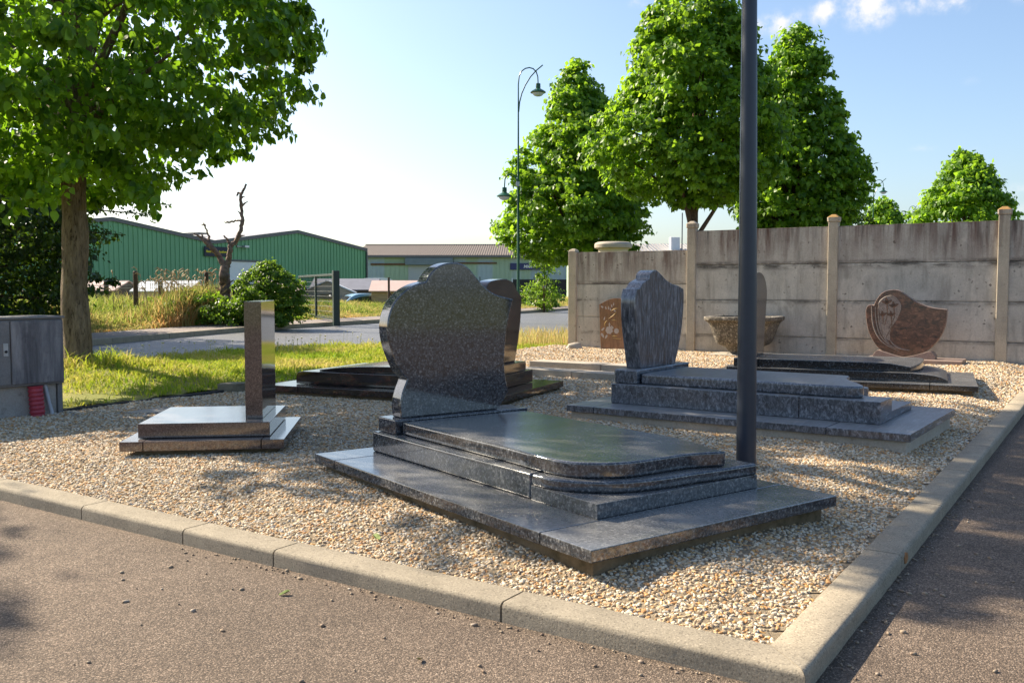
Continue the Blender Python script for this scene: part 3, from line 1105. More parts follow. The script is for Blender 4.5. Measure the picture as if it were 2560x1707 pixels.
st2 = [(.498, .4865, 1), (.447, .667), (.405, .851), (.392, 1.033), (.42, 1.123, 1), (.47, 1.128), (.526, 1.172), (.635, 1.206, 1), (.655, 1.250), (.747, 1.277), (.852, 1.240), (.938, 1.199), (1.048, 1.166), (1.183, 1.147), (1.282, 1.120, 1), (1.288, 1.023), (1.262, .825), (1.196, .629), (1.125, .4865, 1)]
bm_obj('headstone', bm_prism(crv(st2, 5), 2.135, 2.265, 'xz', .006, 2), M['g_vein_up'], T2)

# 3. the black monument near the wall
T3 = tomb('grave_monument', 'low black granite monument nearest the concrete wall, its rounded headstone partly hidden by the post', (4.412, 8.622), 25.0)
box('foundation', .05, .05, 0, 1.53, 2.6, .146, M['plinth'], T3, .004)
slab_pieces(T3, 1.58, 2.65, .148, .20, [.42, 2.2], M['g_black'], .004)
# tier with a rounded-down end
prof3 = crv([(.262, .2005, 1), (.262, .225, 1), (.36, .262), (.55, .282), (.80, .285), (2.42, .285, 1), (2.42, .2005, 1)], 5)
bm_obj('tier_block', bm_prism(prof3, .222, 1.385, 'yz', .003, 2), M['g_black'], T3)
cov3 = crv([(.34, 2.1, 1), (.34, 1.2), (.34, .60, 1), (.55, .545), (.80, .50), (1.05, .49), (1.20, .52), (1.265, .62), (1.27, 1.2), (1.27, 2.1, 1)], 6)
bm = bm_prism(cov3, .2862, .372, 'xy', .006, 2)
for v in bm.verts:                                   # the near corner slopes down
    if v.co.z > .33:
        dd = (v.co.x - .34) * .55 + (v.co.y - .56)
        if dd < .26: v.co.z -= (.26 - dd) * .16
bm_obj('cover_slab', bm, M['g_black'], T3)
box('headstone_base', .30, 2.1, .2858, 1.30, 2.36, .376, M['g_black'], T3, .006)
st3 = [(.44, .377, 1), (.40, .60), (.33, .85), (.27, 1.05), (.33, 1.17), (.46, 1.25), (.62, 1.292), (.78, 1.305), (.94, 1.292), (1.10, 1.25), (1.22, 1.17), (1.28, 1.05), (1.22, .85), (1.15, .60), (1.11, .377, 1)]
bm_obj('headstone', bm_prism(crv(st3, 4), 2.18, 2.29, 'xz', .006, 2), M['g_black'], T3)

# 4. the small brown monument on the left with an upright square pillar
T4 = tomb('grave_monument', 'small polished brown granite monument on the left with a tall rectangular upright', (-1.408, 5.61), -7.0)
box('foundation', .05, .05, 0, .93, .90, .139, M['plinth'], T4, .004)
for a, b in ((0, .135), (.14, .835), (.84, .975)):
    box('slab_piece', 0, a, .141, .99, b, .20, M['g_brown'], T4, .003)
box('tier_block', .112, .10, .2035, .93, .895, .293, M['g_brown'], T4, .004)
box('upright', .268, .165, .2935, .90, .272, 1.044, M['g_brown'], T4, .003)

# 5. the reddish black monument behind the front headstone
T5 = tomb('grave_monument', 'long black and dark red granite monument behind the large headstone, beside the grass', (-.109, 7.773), 24.0)
box('foundation', .03, .03, 0, 1.51, 2.46, .138, M['plinth'], T5, .004)
slab_pieces(T5, 1.54, 2.5, .14, .20, [.5, 2.1], M['g_redblack'], .003)
prof5 = crv([(.235, .2045, 1), (.235, .325, 1), (2.20, .325, 1), (2.255, .312), (2.272, .27), (2.272, .2045, 1)], 4)
bm_obj('tier_block', bm_prism(prof5, .205, 1.30, 'yz', .004, 2), M['g_redblack'], T5)
prof5c = crv([(.62, .3265, 1), (.62, .395, 1), (1.3, .392), (1.75, .372), (2.06, .338, 1), (2.06, .3265, 1)], 5)
bm_obj('cover_slab', bm_prism(prof5c, .29, 1.20, 'yz', .004, 2), M['g_redblack'], T5)
box('headstone_base', .285, .25, .3262, 1.165, .56, .418, M['g_redblack'], T5, .006)
st5 = [(.50, .4185, 1), (.40, .70), (.33, .90), (.31, 1.05, 1), (.40, 1.115), (.46, 1.175), (.58, 1.20), (.80, 1.215), (.92, 1.205), (1.02, 1.18), (1.09, 1.12), (1.22, 1.045, 1), (1.20, .85), (1.15, .66), (1.06, .4185, 1)]
bm_obj('headstone', bm_prism(crv(st5, 4), .32, .44, 'xz', .005, 2), M['g_redblack'], T5)

# concrete beams of an unfinished grave frame, between monuments and wall
for (p0, p1, w, zt, lab) in (((.22, 11.62), (2.0, 10.55), .30, .205, 'pale sunlit concrete beam lying on the gravel behind the veined monument'),
                             ((.05, 10.78), (1.35, 9.93), .30, .185, 'shaded grey concrete beam lying just in front of the sunlit beam')):
    a = Vector((*p0, 0)); b = Vector((*p1, 0)); d = b - a
    t = thing('concrete_beam', lab, 'concrete beam', a, math.atan2(d.y, d.x), 'concrete beams on the gravel')
    L = d.length
    box('beam', 0, 0, 0, L * .48, w, zt, M['beam'], t, .006)
    box('beam', L * .48 + .006, 0.004, 0, L, w - .003, zt - .004, M['beam'], t, .006)

# ------------------------------------------------------------------ stones against the wall
WROT = math.pi / 2 - WA      # local x = through the wall, local y = left along it


def wall_pt(x, y, z=0.0):
    p = Vector((*WALL_N, 0)) + WX * x + WY * y
    return (p.x, p.y, z)


# red headstone with an engraved rose
rz0 = 5.75
ro_ = thing('headstone', 'red-brown headstone with an engraved rose leaning against the end of the wall', 'headstone', wall_pt(-.30, rz0), WROT)
cy = lambda v: v - rz0
box('base', -.02, cy(5.50), .03, .16, cy(5.985), .155, M['g_brown'], ro_, .004)
pts = [(cy(5.952), .1555, 1), (cy(5.972), .60), (cy(5.984), .862, 1), (cy(5.865), .922), (cy(5.767), .955), (cy(5.686), .965), (cy(5.593), .955), (cy(5.47), .905), (cy(5.40), .862, 1), (cy(5.41), .6), (cy(5.43), .1555, 1)]
bm_obj('slab', bm_prism(crv(pts, 4), 0, .09, 'yz', .004, 2), M['g_rose'], ro_)


def flat(name, outline, mat, parent, x=-.003, th=.004):
    return bm_obj(name, bm_prism(outline, x, x + th, 'yz', 0), mat, parent)


def petal(c, ang, L, W):
    out = []
    for i in range(10):
        t = 2 * math.pi * i / 10
        a, b = math.cos(t) * L / 2, math.sin(t) * W / 2 * (1 - .35 * math.cos(t))
        out.append((c[0] + a * math.cos(ang) - b * math.sin(ang), c[1] + a * math.sin(ang) + b * math.cos(ang)))
    return out


def rose(c, r, parent):
    """engraved rose: ring of petals round a bud, each petal a separate cut"""
    for ring, (rr_, nn, L) in enumerate(((.72, 7, .62), (.40, 5, .5), (.0, 1, .42))):
        for i in range(nn):
            a = 2 * math.pi * i / nn + ring * .4
            o = petal((c[0] + rr_ * r * math.cos(a), c[1] + rr_ * r * math.sin(a)), a + math.pi / 2, L * r * 1.25, L * r * .85)
            flat('engraving', o, M['etch'], parent, -.003 - .0012 * ring, .005)


rose((cy(5.80), .451), .066, ro_)
rose((cy(5.672), .44), .045, ro_)
for (c, a, L, W) in (((5.911, .467), 2.4, .075, .03), ((5.919, .363), -2.2, .09, .04), ((5.853, .342), -1.0, .075, .032), ((5.797, .544), 1.5, .06, .026), ((5.747, .501), .9, .06, .028), ((5.93, .825), .5, .05, .03), ((5.864, .811), 1.2, .05, .024), ((5.815, .811), 1.6, .055, .022), ((5.887, .639), 1.9, .06, .02), ((5.758, .845), 1.4, .05, .02), ((5.725, .872), 1.7, .05, .02), ((5.782, .79), 1.2, .05, .02), ((5.708, .768), .7, .05, .022)):
    flat('engraving', petal((cy(c[0]), c[1]), a, L, W), M['etch'], ro_)
for pl_ in ([(5.652, .806), (5.71, .795), (5.774, .760)], [(5.672, .747), (5.73, .69), (5.814, .633)], [(5.887, .513), (5.872, .57), (5.83, .611)], [(5.764, .612), (5.715, .616), (5.667, .61)], [(5.754, .352), (5.70, .362), (5.649, .355)], [(5.738, .331), (5.66, .318), (5.584, .32)]):
    q = crv([(cy(a), b) for a, b in pl_], 5, False)
    m_ = len(q)
    tube('engraving', [(-.002, a, b) for a, b in q], [.0015 + .0042 * math.sin(math.pi * i / (m_ - 1)) for i in range(m_)], M['gilt'], ro_, 6, smooth_angle=60)

# sculpted round headstone
sy = 1.32
rs_ = thing('headstone', 'brown swan-shaped headstone with carved lilies standing against the wall', 'headstone', wall_pt(-.55, sy), WROT)
cy = lambda v: v - sy
box('plinth', -.30, cy(.60), .05, .30, cy(1.80), .195, M['g_multi_edge'], rs_, .005)
bs = crv([(cy(1.70), .1955, 1), (cy(1.705), .225, 1), (cy(1.65), .292), (cy(1.55), .27), (cy(1.32), .215), (cy(1.10), .27), (cy(.993), .30), (cy(.93), .235, 1), (cy(.935), .1955, 1)], 5)
bm_obj('cradle', bm_prism(bs, -.10, .12, 'yz', .005, 2), M['g_multi_edge'], rs_)
rd_ = [(1.819, .78), (1.807, .872), (1.764, .903), (1.717, .896, 1), (1.686, .972), (1.631, 1.049), (1.56, 1.094), (1.455, 1.109), (1.37, 1.079), (1.271, 1.005), (1.138, .924), (1.001, .874), (.815, .85, 1), (.816, .758), (.839, .611), (.89, .484), (.955, .386), (1.021, .317), (1.122, .261), (1.26, .228), (1.364, .224), (1.506, .247), (1.636, .311), (1.725, .43), (1.786, .574)]
rd_ = crv([((cy(p[0]), p[1], 1) if len(p) > 2 else (cy(p[0]), p[1])) for p in rd_], 4)
bmr = bm_prism(rd_, -.03, .085, 'yz', .008, 2)
me_o = bm_obj('slab', bmr, M['g_multi'], rs_)
me_o.data.materials.append(M['g_multi_edge'])
for p in me_o.data.polygons:
    if abs(p.normal.x) < .9: p.material_index = 1
tear = crv([(cy(a), b) for a, b in [(1.552, 1.019), (1.481, 1.027), (1.417, .974), (1.376, .899), (1.385, .817), (1.425, .711), (1.486, .611), (1.509, .52), (1.503, .437), (1.539, .443), (1.582, .48), (1.616, .57), (1.629, .661), (1.632, .783), (1.656, .912), (1.615, .98)]], 4)
flat('carved_panel', tear, M['frost'], rs_, -.033, .005)
bm = bmesh.new()
for s_ in ([(1.746, .888), (1.74, .781), (1.722, .644), (1.684, .531), (1.624, .433), (1.537, .36), (1.38, .286)], [(1.698, .873), (1.692, .752), (1.668, .615), (1.626, .494), (1.552, .405), (1.437, .333), (1.254, .298)], [(1.663, .874), (1.653, .745), (1.635, .616), (1.597, .495), (1.531, .413)], [(1.546, .746), (1.586, .662), (1.591, .556), (1.567, .45), (1.509, .391)], [(1.503, .437), (1.452, .37), (1.366, .32), (1.254, .301)]):
    q = crv([(cy(a), b) for a, b in s_], 4, False)
    m_ = len(q)
    bm_tube(bm, [(-.031, a, b) for a, b in q], [.004 + .006 * math.sin(math.pi * i / (m_ - 1)) for i in range(m_)], 6)
for i in range(len(tear)):
    if i % 1 == 0:
        a, b = tear[i], tear[(i + 1) % len(tear)]
        bm_tube(bm, [(-.032, a[0], a[1]), (-.032, b[0], b[1])], .005, 5, False)
bm_obj('carved_ridge', bm, M['frost'], rs_)
bm = bmesh.new()
for (c, sc_) in (((1.55, .93), 1.0), ((1.462, .885), .9), ((1.60, .765), .8), ((1.492, .765), .8)):
    for a in (.3, 1.4, 2.6):
        bm_prism(petal((cy(c[0]) + .028 * sc_ * math.cos(a), c[1] + .03 * sc_ * math.sin(a)), a, .10 * sc_, .045 * sc_), -.036, -.030, 'yz', 0, bm=bm)
    bm_tube(bm, [(-.034, cy(c[0]), c[1]), (-.034, cy(c[0] - .01), c[1] - .15), (-.034, cy(c[0] + .02 if c[0] > 1.5 else c[0] + .06), c[1] - .30)], [.007, .005, .004], 5)
bm_obj('carved_lily', bm, M['g_multi'], rs_)

# pebble-dash planter urn
ur = thing('planter_urn', 'large pebble-dash planter urn with a square rim standing before the wall, behind the post', 'planter', wall_pt(-.50, 3.52), WROT)
bm_obj('foot', bm_prism(rect(-.30, -.40, .30, .46), .06, .165, 'xy', .012), M['urn_stone'], ur)


def sq_loft(bm, prof):
    rings = []
    for (hw, z) in prof:
        ring = []
        c_ = .22
        for (sx, sy_) in ((-1, -1), (1, -1), (1, 1), (-1, 1)):
            for q in ((1 - c_, 1), (1, 1 - c_)) if sx * sy_ < 0 else ((1, 1 - c_), (1 - c_, 1)):
                ring.append(bm.verts.new((sx * q[0] * hw * .86, sy_ * q[1] * hw, z)))
        # sort round the axis
        ring.sort(key=lambda v: math.atan2(v.co.y, v.co.x))
        rings.append(ring)
    n_ = len(rings[0])
    for i in range(len(rings) - 1):
        for k_ in range(n_):
            bm.faces.new((rings[i][k_], rings[i][(k_ + 1) % n_], rings[i + 1][(k_ + 1) % n_], rings[i + 1][k_]))
    bm.faces.new(rings[0]); bm.faces.new(rings[-1])
    bmesh.ops.recalc_face_normals(bm, faces=bm.faces)
    return bm


bm_obj('bowl', sq_loft(bmesh.new(), [(.22, .165), (.19, .20), (.235, .27), (.32, .31), (.35, .34), (.385, .45), (.42, .56), (.44, .615), (.455, .63)]), M['urn'], ur, 40)
bm_obj('rim', sq_loft(bmesh.new(), [(.45, .6305), (.495, .665), (.50, .70), (.495, .715), (.43, .716), (.42, .69)]), M['urn'], ur, 40)

# ------------------------------------------------------------------ concrete panel wall
wall = thing('concrete_wall', 'tall weathered precast concrete panel wall with capped posts at the back of the display', 'wall', (WALL_N[0], WALL_N[1], 0), WROT)
PY = [(6.553, 6.70, 1.74, 'end'), (4.458, 4.60, 2.06, 'cap'), (2.323, 2.46, 2.075, 'lichen'), (.147, .285, 2.09, 'lichen'), (-2.04, -1.90, 2.09, 'lichen'), (-4.22, -4.08, 2.09, 'cap')]
PH = .5375
for (y0, y1, zt, kd) in PY:
    p = box('post', -.035, y0, -.1, .095, y1, zt, M['post'], wall, .012, 2)
    cxm, cym = .03, (y0 + y1) / 2
    if kd == 'end':
        bm = sq_loft(bmesh.new(), [(.075, zt + .001), (.06, zt + .03), (.02, zt + .05)])
        bmesh.ops.translate(bm, verts=bm.verts, vec=(cxm, cym, 0))
        bm_obj('cap', bm, M['post'], p, 20)
    else:
        bm = sq_loft(bmesh.new(), [(.075, zt + .001), (.084, zt + .015), (.086, zt + .07)])
        bmesh.ops.translate(bm, verts=bm.verts, vec=(cxm, cym, 0))
        bm_obj('cap', bm, M['post'], p, 20)
        bm = sq_loft(bmesh.new(), [(.085, zt + .0705), (.03, zt + .112)])
        bmesh.ops.translate(bm, verts=bm.verts, vec=(cxm, cym, 0))
        bm_obj('cap', bm, M['lichen'] if kd == 'lichen' else M['post'], p, 20)
for bi in range(len(PY) - 1):
    ya = PY[bi][0] - .001 + .03; yb = PY[bi + 1][1] - .03
    top = 1.725 if bi == 0 else 2.018
    for r_ in range(4):
        z1 = top - r_ * PH; z0 = z1 - PH + .009
        mt = M['wall']
        if r_ == 0: mt = M['wall_top_low'] if bi == 0 else M['wall_top']
        off = random.uniform(-.004, .004)
        bm = bm_prism([(.012 + off, z0), (.030 + off, z0), (.030 + off, z0 - .03), (.046 + off, z0 - .03), (.046 + off, z0), (.062 + off, z0), (.062 + off, z1), (.012 + off, z1)], yb, ya, 'xz', .005, 2)
        bm_obj('panel', bm, mt, wall)

rk = bmesh.new()
bmesh.ops.create_icosphere(rk, subdivisions=3, radius=1)
for v in rk.verts:
    n_ = math.sin(v.co.x * 3.1 + 1) * math.cos(v.co.y * 2.7) * .25 + math.sin(v.co.z * 5 + v.co.x * 4) * .12
    v.co *= 1 + n_
    v.co = Vector((v.co.x * .17, v.co.y * .12, v.co.z * .085))
tag(bm_obj('rock', rk, M['urn_stone'], None, 30, loc=(1.02, 14.95, .15)), 'rough pale rock on the gravel at the end of the wall', 'rock')

# ------------------------------------------------------------------ steel post in the bed
pl = thing('lamp_column', 'slim dark blue steel column rising out of the gravel behind the large monument', 'lamp post', (1.335, 5.17, 0))
tube('shaft', [(0, 0, .0), (-.004, 0, .6), (-.012, 0, 1.7), (-.022, 0, 2.9), (-.032, 0, 4.4)], [.0565, .0535, .0475, .0405, .031], M['pole'], pl, 28)
box('base_plate', -.10, -.10, .04, .10, .10, .082, M['pole'], pl, .004)
bm_obj('lantern', bm_lathe([(.02, 4.39), (.10, 4.42), (.17, 4.50), (.18, 4.54), (.12, 4.60), (.03, 4.63)], 24), M['pole'], pl, 40, loc=(-.032, 0, 0))

# ------------------------------------------------------------------ utility box on the left
UA = R(38)
ux = Vector((math.sin(UA), math.cos(UA), 0))
ub = thing('utility_cabinet', 'weathered grey utility cabinet on a concrete base at the left edge', 'cabinet', (-3.66, 7.48, 0), math.pi / 2 - UA)
k = Mat('cabinet_grey', .85, .3)
ribs = k.n('TexWave', wave_type='BANDS', bands_direction='X'); ribs.inputs['Scale'].default_value = 42
k.L.new(k.co('Object'), ribs.inputs['Vector'])
f = k.noise(k.co('Object', (7, 7, 1.0)), 2.0, 7, .68, .3)
c = k.ramp(f, [(.3, (.085, .082, .086)), (.5, (.16, .155, .16)), (.72, (.32, .31, .30))])
c = k.mix(c, k.ramp(ribs.outputs['Fac'], [(.2, (.78, .78, .78)), (.8, (1.12, 1.12, 1.12))]), .8, 'MULTIPLY')
c = k.mix(c, (.055, .052, .055), k.maprange(k.noise(k.co('Object'), 5, 6, .7), .56, .72, 0, .55))
k.color(c)
k.bump(k.math('ADD', k.math('MULTIPLY', ribs.outputs['Fac'], .5), k.noise(k.co('Object'), 60, 3)), .4, .004)
M['cabinet'] = k.m
M['cab_plain'] = concrete('cabinet_plain', (.21, .205, .20), 2.0, (.045, .042, .04))
M['cab_base'] = concrete('cabinet_base', (.40, .375, .34), 1.6, (.075, .07, .06), .95)
box('base', -1.05, .05, -.05, -.055, .33, .352, M['cab_base'], ub, .006)
box('base_side', -.052, .03, -.05, -.012, .34, .352, M['cab_plain'], ub, .004)
box('body', -1.15, .0, .3535, -.012, .36, .884, M['cab_plain'], ub, .008)
box('lid', -1.17, -.018, .885, .0, .375, .905, M['cab_plain'], ub, .006)
dr = box('door', -.425, -.018, .372, -.018, -.001, .872, M['cabinet'], ub, .006)
box('door', -1.13, -.014, .372, -.432, -.001, .872, M['cab_plain'], ub, .006)
box('lock_plate', -.485, -.019, .60, -.448, -.0145, .70, M['steel'], ub, .002)
bm = bm_lathe([(.011, -.006), (.011, .003)], 12)
bmesh.ops.rotate(bm, verts=bm.verts, cent=(0, 0, 0), matrix=Matrix.Rotation(R(90), 3, 'X'))
bm_obj('lock', bm, M['black'], ub, loc=(-.466, -.021, .635))
# red corrugated conduit and grey pipe below
cd = thing('conduit_pipe', 'red corrugated conduit coming out of the gravel under the cabinet', 'pipe', tuple(Vector((-3.66, 7.48, 0)) + ux * -.235 + Vector((ux.y, -ux.x, 0)) * .02))
pr = []
for i in range(40):
    z = .02 + .33 * i / 39
    pr.append((.052 + (.006 if (i // 2) % 2 else 0), z))
bm_obj('hose', bm_lathe(pr, 20), M['red_plastic'], cd, 60, rot=(0, R(-3), 0))
gp = thing('grey_pipe', 'thin grey pipe leaning beside the red conduit under the cabinet', 'pipe', tuple(Vector((-3.66, 7.48, 0)) + ux * -.12 + Vector((ux.y, -ux.x, 0)) * .0))
tube('pipe', [(-.05, .0, .35), (-.02, 0, .2), (.015, -.01, .09)], .016, M['grey_plastic'], gp, 12)
bm_obj('foot', bm_prism(crv([(-.06, .0), (.0, -.03), (.06, -.02), (.05, .03), (-.02, .04)], 4), .075, .105, 'xy', .008), M['grey_plastic'], gp)

# bits lying about ------------------------------------------------------------
t = bm_obj('stone_slab', bm_prism(crv([(-.75, -.1), (-.2, -.17), (.5, -.12), (.75, .05), (.3, .15), (-.4, .13)], 3), .02, .088, 'xy', .02), concrete('old_slab', (.46, .35, .26), 3), None, loc=(-4.15, 8.55, 0), rot=(0, 0, R(6)))
tag(t, 'half buried pale stone slab in the grass beside the cabinet', 'stone slab')
t = bm_obj('stone_block', bm_prism(crv([(-.14, -.09), (.05, -.10), (.15, -.02), (.12, .09), (-.08, .10)], 2), .04, .185, 'xy', .012), concrete('mossy_block', (.22, .19, .13), 4, moss=True), None, loc=(-2.78, 9.12, 0))
tag(t, 'small mossy stone block on the edging between grass and gravel', 'stone block')
t = bm_obj('slate_plate', bm_prism(crv([(-.42, -.12), (.1, -.17), (.45, -.05), (.38, .12), (-.2, .14)], 3), .075, .118, 'xy', .006), plain('dark_slate', (.055, .055, .06), .5, .3, 8), None, loc=(-2.80, 7.62, 0), rot=(0, 0, R(20)))
tag(t, 'dark flat slate plate lying on the gravel behind the brown monument', 'stone plate')
M['dry_leaf'] = plain('dry_leaf', (.30, .24, .07), .8, .3, 40)
M['green_leaf'] = plain('fallen_green_leaf', (.24, .30, .07), .7, .3, 40)
for (lx, ly, s_, mt, lab) in ((-.84, 3.32, .019, 'green_leaf', 'yellow-green crumpled leaf on the red tarmac below the front kerb'), (-.57, 3.80, .024, 'green_leaf', 'pale green crumpled leaf on the gravel just inside the front kerb'), (-.28, 2.72, .013, 'dry_leaf', 'small yellowish leaf scrap on the tarmac near the bottom edge')):
    bm = bmesh.new()
    ring = crv([(-s_, 0), (-.3 * s_, -.6 * s_), (.7 * s_, -.4 * s_), (1.1 * s_, .2 * s_), (.2 * s_, .6 * s_), (-.7 * s_, .5 * s_)], 3)
    vs_ = [bm.verts.new((a, b, .008 + .3 * s_ * math.sin(a * 90) + .4 * s_ * abs(b) / s_)) for a, b in ring]
    c_ = bm.verts.new((0, 0, .004))
    for i in range(len(vs_)): bm.faces.new((c_, vs_[i], vs_[(i + 1) % len(vs_)]))
    zz = .0 if lx * KA.x + ly * KA.y < INN_F else float(gravel_z(np.array(lx), np.array(ly))) + .012
    tag(bm_obj('fallen_leaf', bm, M[mt], None, 20, loc=(lx, ly, zz), rot=(0, 0, lx * 7)), lab, 'leaf')
# loose grit on the tarmac
bm = bmesh.new()
for i in range(520):
    if i < 440:
        b_ = random.uniform(-3.4, 3.4); a_ = INN_F - KW - abs(random.gauss(.0, .42 if i < 110 else .035)) - .012
        if b_ < OUT_B: a_ = INN_F - KW + random.uniform(-.6, 3.5); b_ = OUT_B - abs(random.gauss(0, .16 if i < 110 else .03)) - .008
    else:
        a_ = random.uniform(1.0, 4.5); b_ = random.uniform(-2.2, 3.4)
        if a_ > OUT_F - .02 and b_ > OUT_B - .02: continue
    p = kpt(a_, b_, .003)
    r_ = random.choice((.003, .004, .005, .006, .008, .010)) * (1 if i < 110 or i >= 440 else .6)
    m_ = Matrix.Translation(p) @ Matrix.Rotation(random.uniform(0, 6), 4, 'Z') @ Matrix.Diagonal((random.uniform(.9, 1.7), random.uniform(.7, 1.1), random.uniform(.5, .8), 1))
    bmesh.ops.create_icosphere(bm, subdivisions=1, radius=r_, matrix=m_)
k = Mat('grit', .8, .3)
k.color(k.ramp(k.noise(k.co('World'), 17, 1), [(.3, (.17, .12, .09)), (.45, (.34, .27, .19)), (.55, (.22, .15, .10)), (.7, (.45, .38, .30))]))
tag(bm_obj('loose_grit', bm, k.m, None, 60), 'loose stones scattered over the red tarmac in front of the kerb', 'grit', kind='stuff')

# ------------------------------------------------------------------ trees
LEAF_HEART = np.array([(0, 0, 0), (-.34, .10, .03), (-.47, .38, .06), (-.30, .74, .03), (0, 1.06, -.10), (.30, .74, .03), (.47, .38, .06), (.34, .10, .03)])
LEAF_HEART_F = [[0, 4, 3, 2, 1], [0, 7, 6, 5, 4]]
LEAF_SIMPLE = np.array([(0, 0, 0), (-.38, .42, .07), (0, 1.0, -.06), (.38, .42, .07)])
LEAF_SIMPLE_F = [[0, 2, 1], [0, 3, 2]]


def leaf_mesh(name, P, Nrm, size, tint, heart=False, droop=.8, jit=.55):
    """P points, Nrm outward normals; leaves hang with the tip outward and down"""
    n = len(P)
    base, faces = (LEAF_HEART, LEAF_HEART_F) if heart else (LEAF_SIMPLE, LEAF_SIMPLE_F)
    Nn = Nrm + rng.normal(0, jit, (n, 3))
    Nn /= np.linalg.norm(Nn, axis=1)[:, None] + 1e-9
    # tip direction: down-ish, perpendicular to the leaf normal
    T = np.array([0, 0, -droop]) + rng.normal(0, .55, (n, 3)) + Nrm * .35
    T -= Nn * (T * Nn).sum(1)[:, None]
    T /= np.linalg.norm(T, axis=1)[:, None] + 1e-9
    Sd = np.cross(T, Nn)
    V = P[:, None, :] + size[:, None, None] * (base[None, :, 0:1] * Sd[:, None, :] + base[None, :, 1:2] * T[:, None, :] + base[None, :, 2:3] * Nn[:, None, :])
    nv = len(base)
    off = (np.arange(n) * nv)[:, None]
    Lp = np.concatenate([off + np.array(f_) for f_ in faces], 1).ravel()
    T_ = np.tile([len(f_) for f_ in faces], n)
    st = np.concatenate([[0], np.cumsum(T_)[:-1]])
    return np_mesh(name, V.reshape(-1, 3), Lp, st, T_, {'tint': np.repeat(tint, nv)})


def crown_points(prof, nclump, per, clump_r, inner=.25, lump=.14, seed=0, flat=.75):
    """clumps of leaves spread through a crown given by (z, radius) pairs"""
    g_ = np.random.default_rng(seed)
    zs = np.array([p[0] for p in prof]); rs_ = np.array([p[1] for p in prof])
    w = np.interp(np.linspace(zs[0], zs[-1], 200), zs, rs_)
    cdf = np.cumsum(w + .05); cdf /= cdf[-1]
    z = np.interp(g_.uniform(0, 1, nclump), cdf, np.linspace(zs[0], zs[-1], 200))
    th = g_.uniform(0, 2 * np.pi, nclump)
    R_ = np.interp(z, zs, rs_)
    R_ = R_ * (1 + lump * (np.sin(th * 3 + z * 2.1 + seed) * .5 + np.sin(th * 5 - z * 3.3) * .35 + g_.normal(0, .35, nclump)))
    lob = np.ones(nclump)
    for _ in range(16):
        tl, zl = g_.uniform(0, 2 * np.pi), g_.uniform(zs[0], zs[-1])
        dth = np.abs((th - tl + np.pi) % (2 * np.pi) - np.pi)
        wz = .16 * (zs[-1] - zs[0])
        lob += g_.choice([-1.0, 1.0]) * lump * 1.5 * np.exp(-(dth / .5) ** 2 - ((z - zl) / wz) ** 2)
    R_ = R_ * np.clip(lob, .6, 1.4)
    fr = np.where(g_.uniform(0, 1, nclump) < inner, g_.uniform(.2, .8, nclump), g_.uniform(.80, 1.07, nclump))
    c = np.stack([R_ * fr * np.cos(th), R_ * fr * np.sin(th), z], -1)
    cr = clump_r * g_.choice([.5, .7, 1.0, 1.25, 1.6], nclump) * g_.uniform(.85, 1.15, nclump)
    cr = np.where(fr > 1.0, cr * .7, cr)
    d = g_.normal(0, 1, (nclump, per, 3))
    d /= np.linalg.norm(d, axis=2)[:, :, None]
    d[:, :, 2] = np.abs(d[:, :, 2]) * .8 + d[:, :, 2] * .2        # leaves on the upper, outer side of each spray
    rad = g_.uniform(.45, 1.0, (nclump, per, 1))
    off = d * rad * cr[:, None, None]
    off[:, :, 2] *= flat
    P = c[:, None, :] + off
    out = np.stack([np.cos(th), np.sin(th), np.full(nclump, .35)], -1)
    Nn = d * .8 + out[:, None, :] * .7
    Nn /= np.linalg.norm(Nn, axis=2)[:, :, None]
    ct = g_.normal(0, .16, nclump)
    tint = np.clip(.42 + 1.4 * ct[:, None] + g_.normal(0, .24, (nclump, per)), 0, 1)
    return P.reshape(-1, 3), Nn.reshape(-1, 3), tint.ravel(), c


def limb_bm(trunk, limbs, n=9, wob=.03):
    bm = bmesh.new()
    bm_tube(bm, trunk[0], trunk[1], n + 5, True, wob)
    for pts_, rad_ in limbs: bm_tube(bm, pts_, rad_, n, True, wob)
    return bm


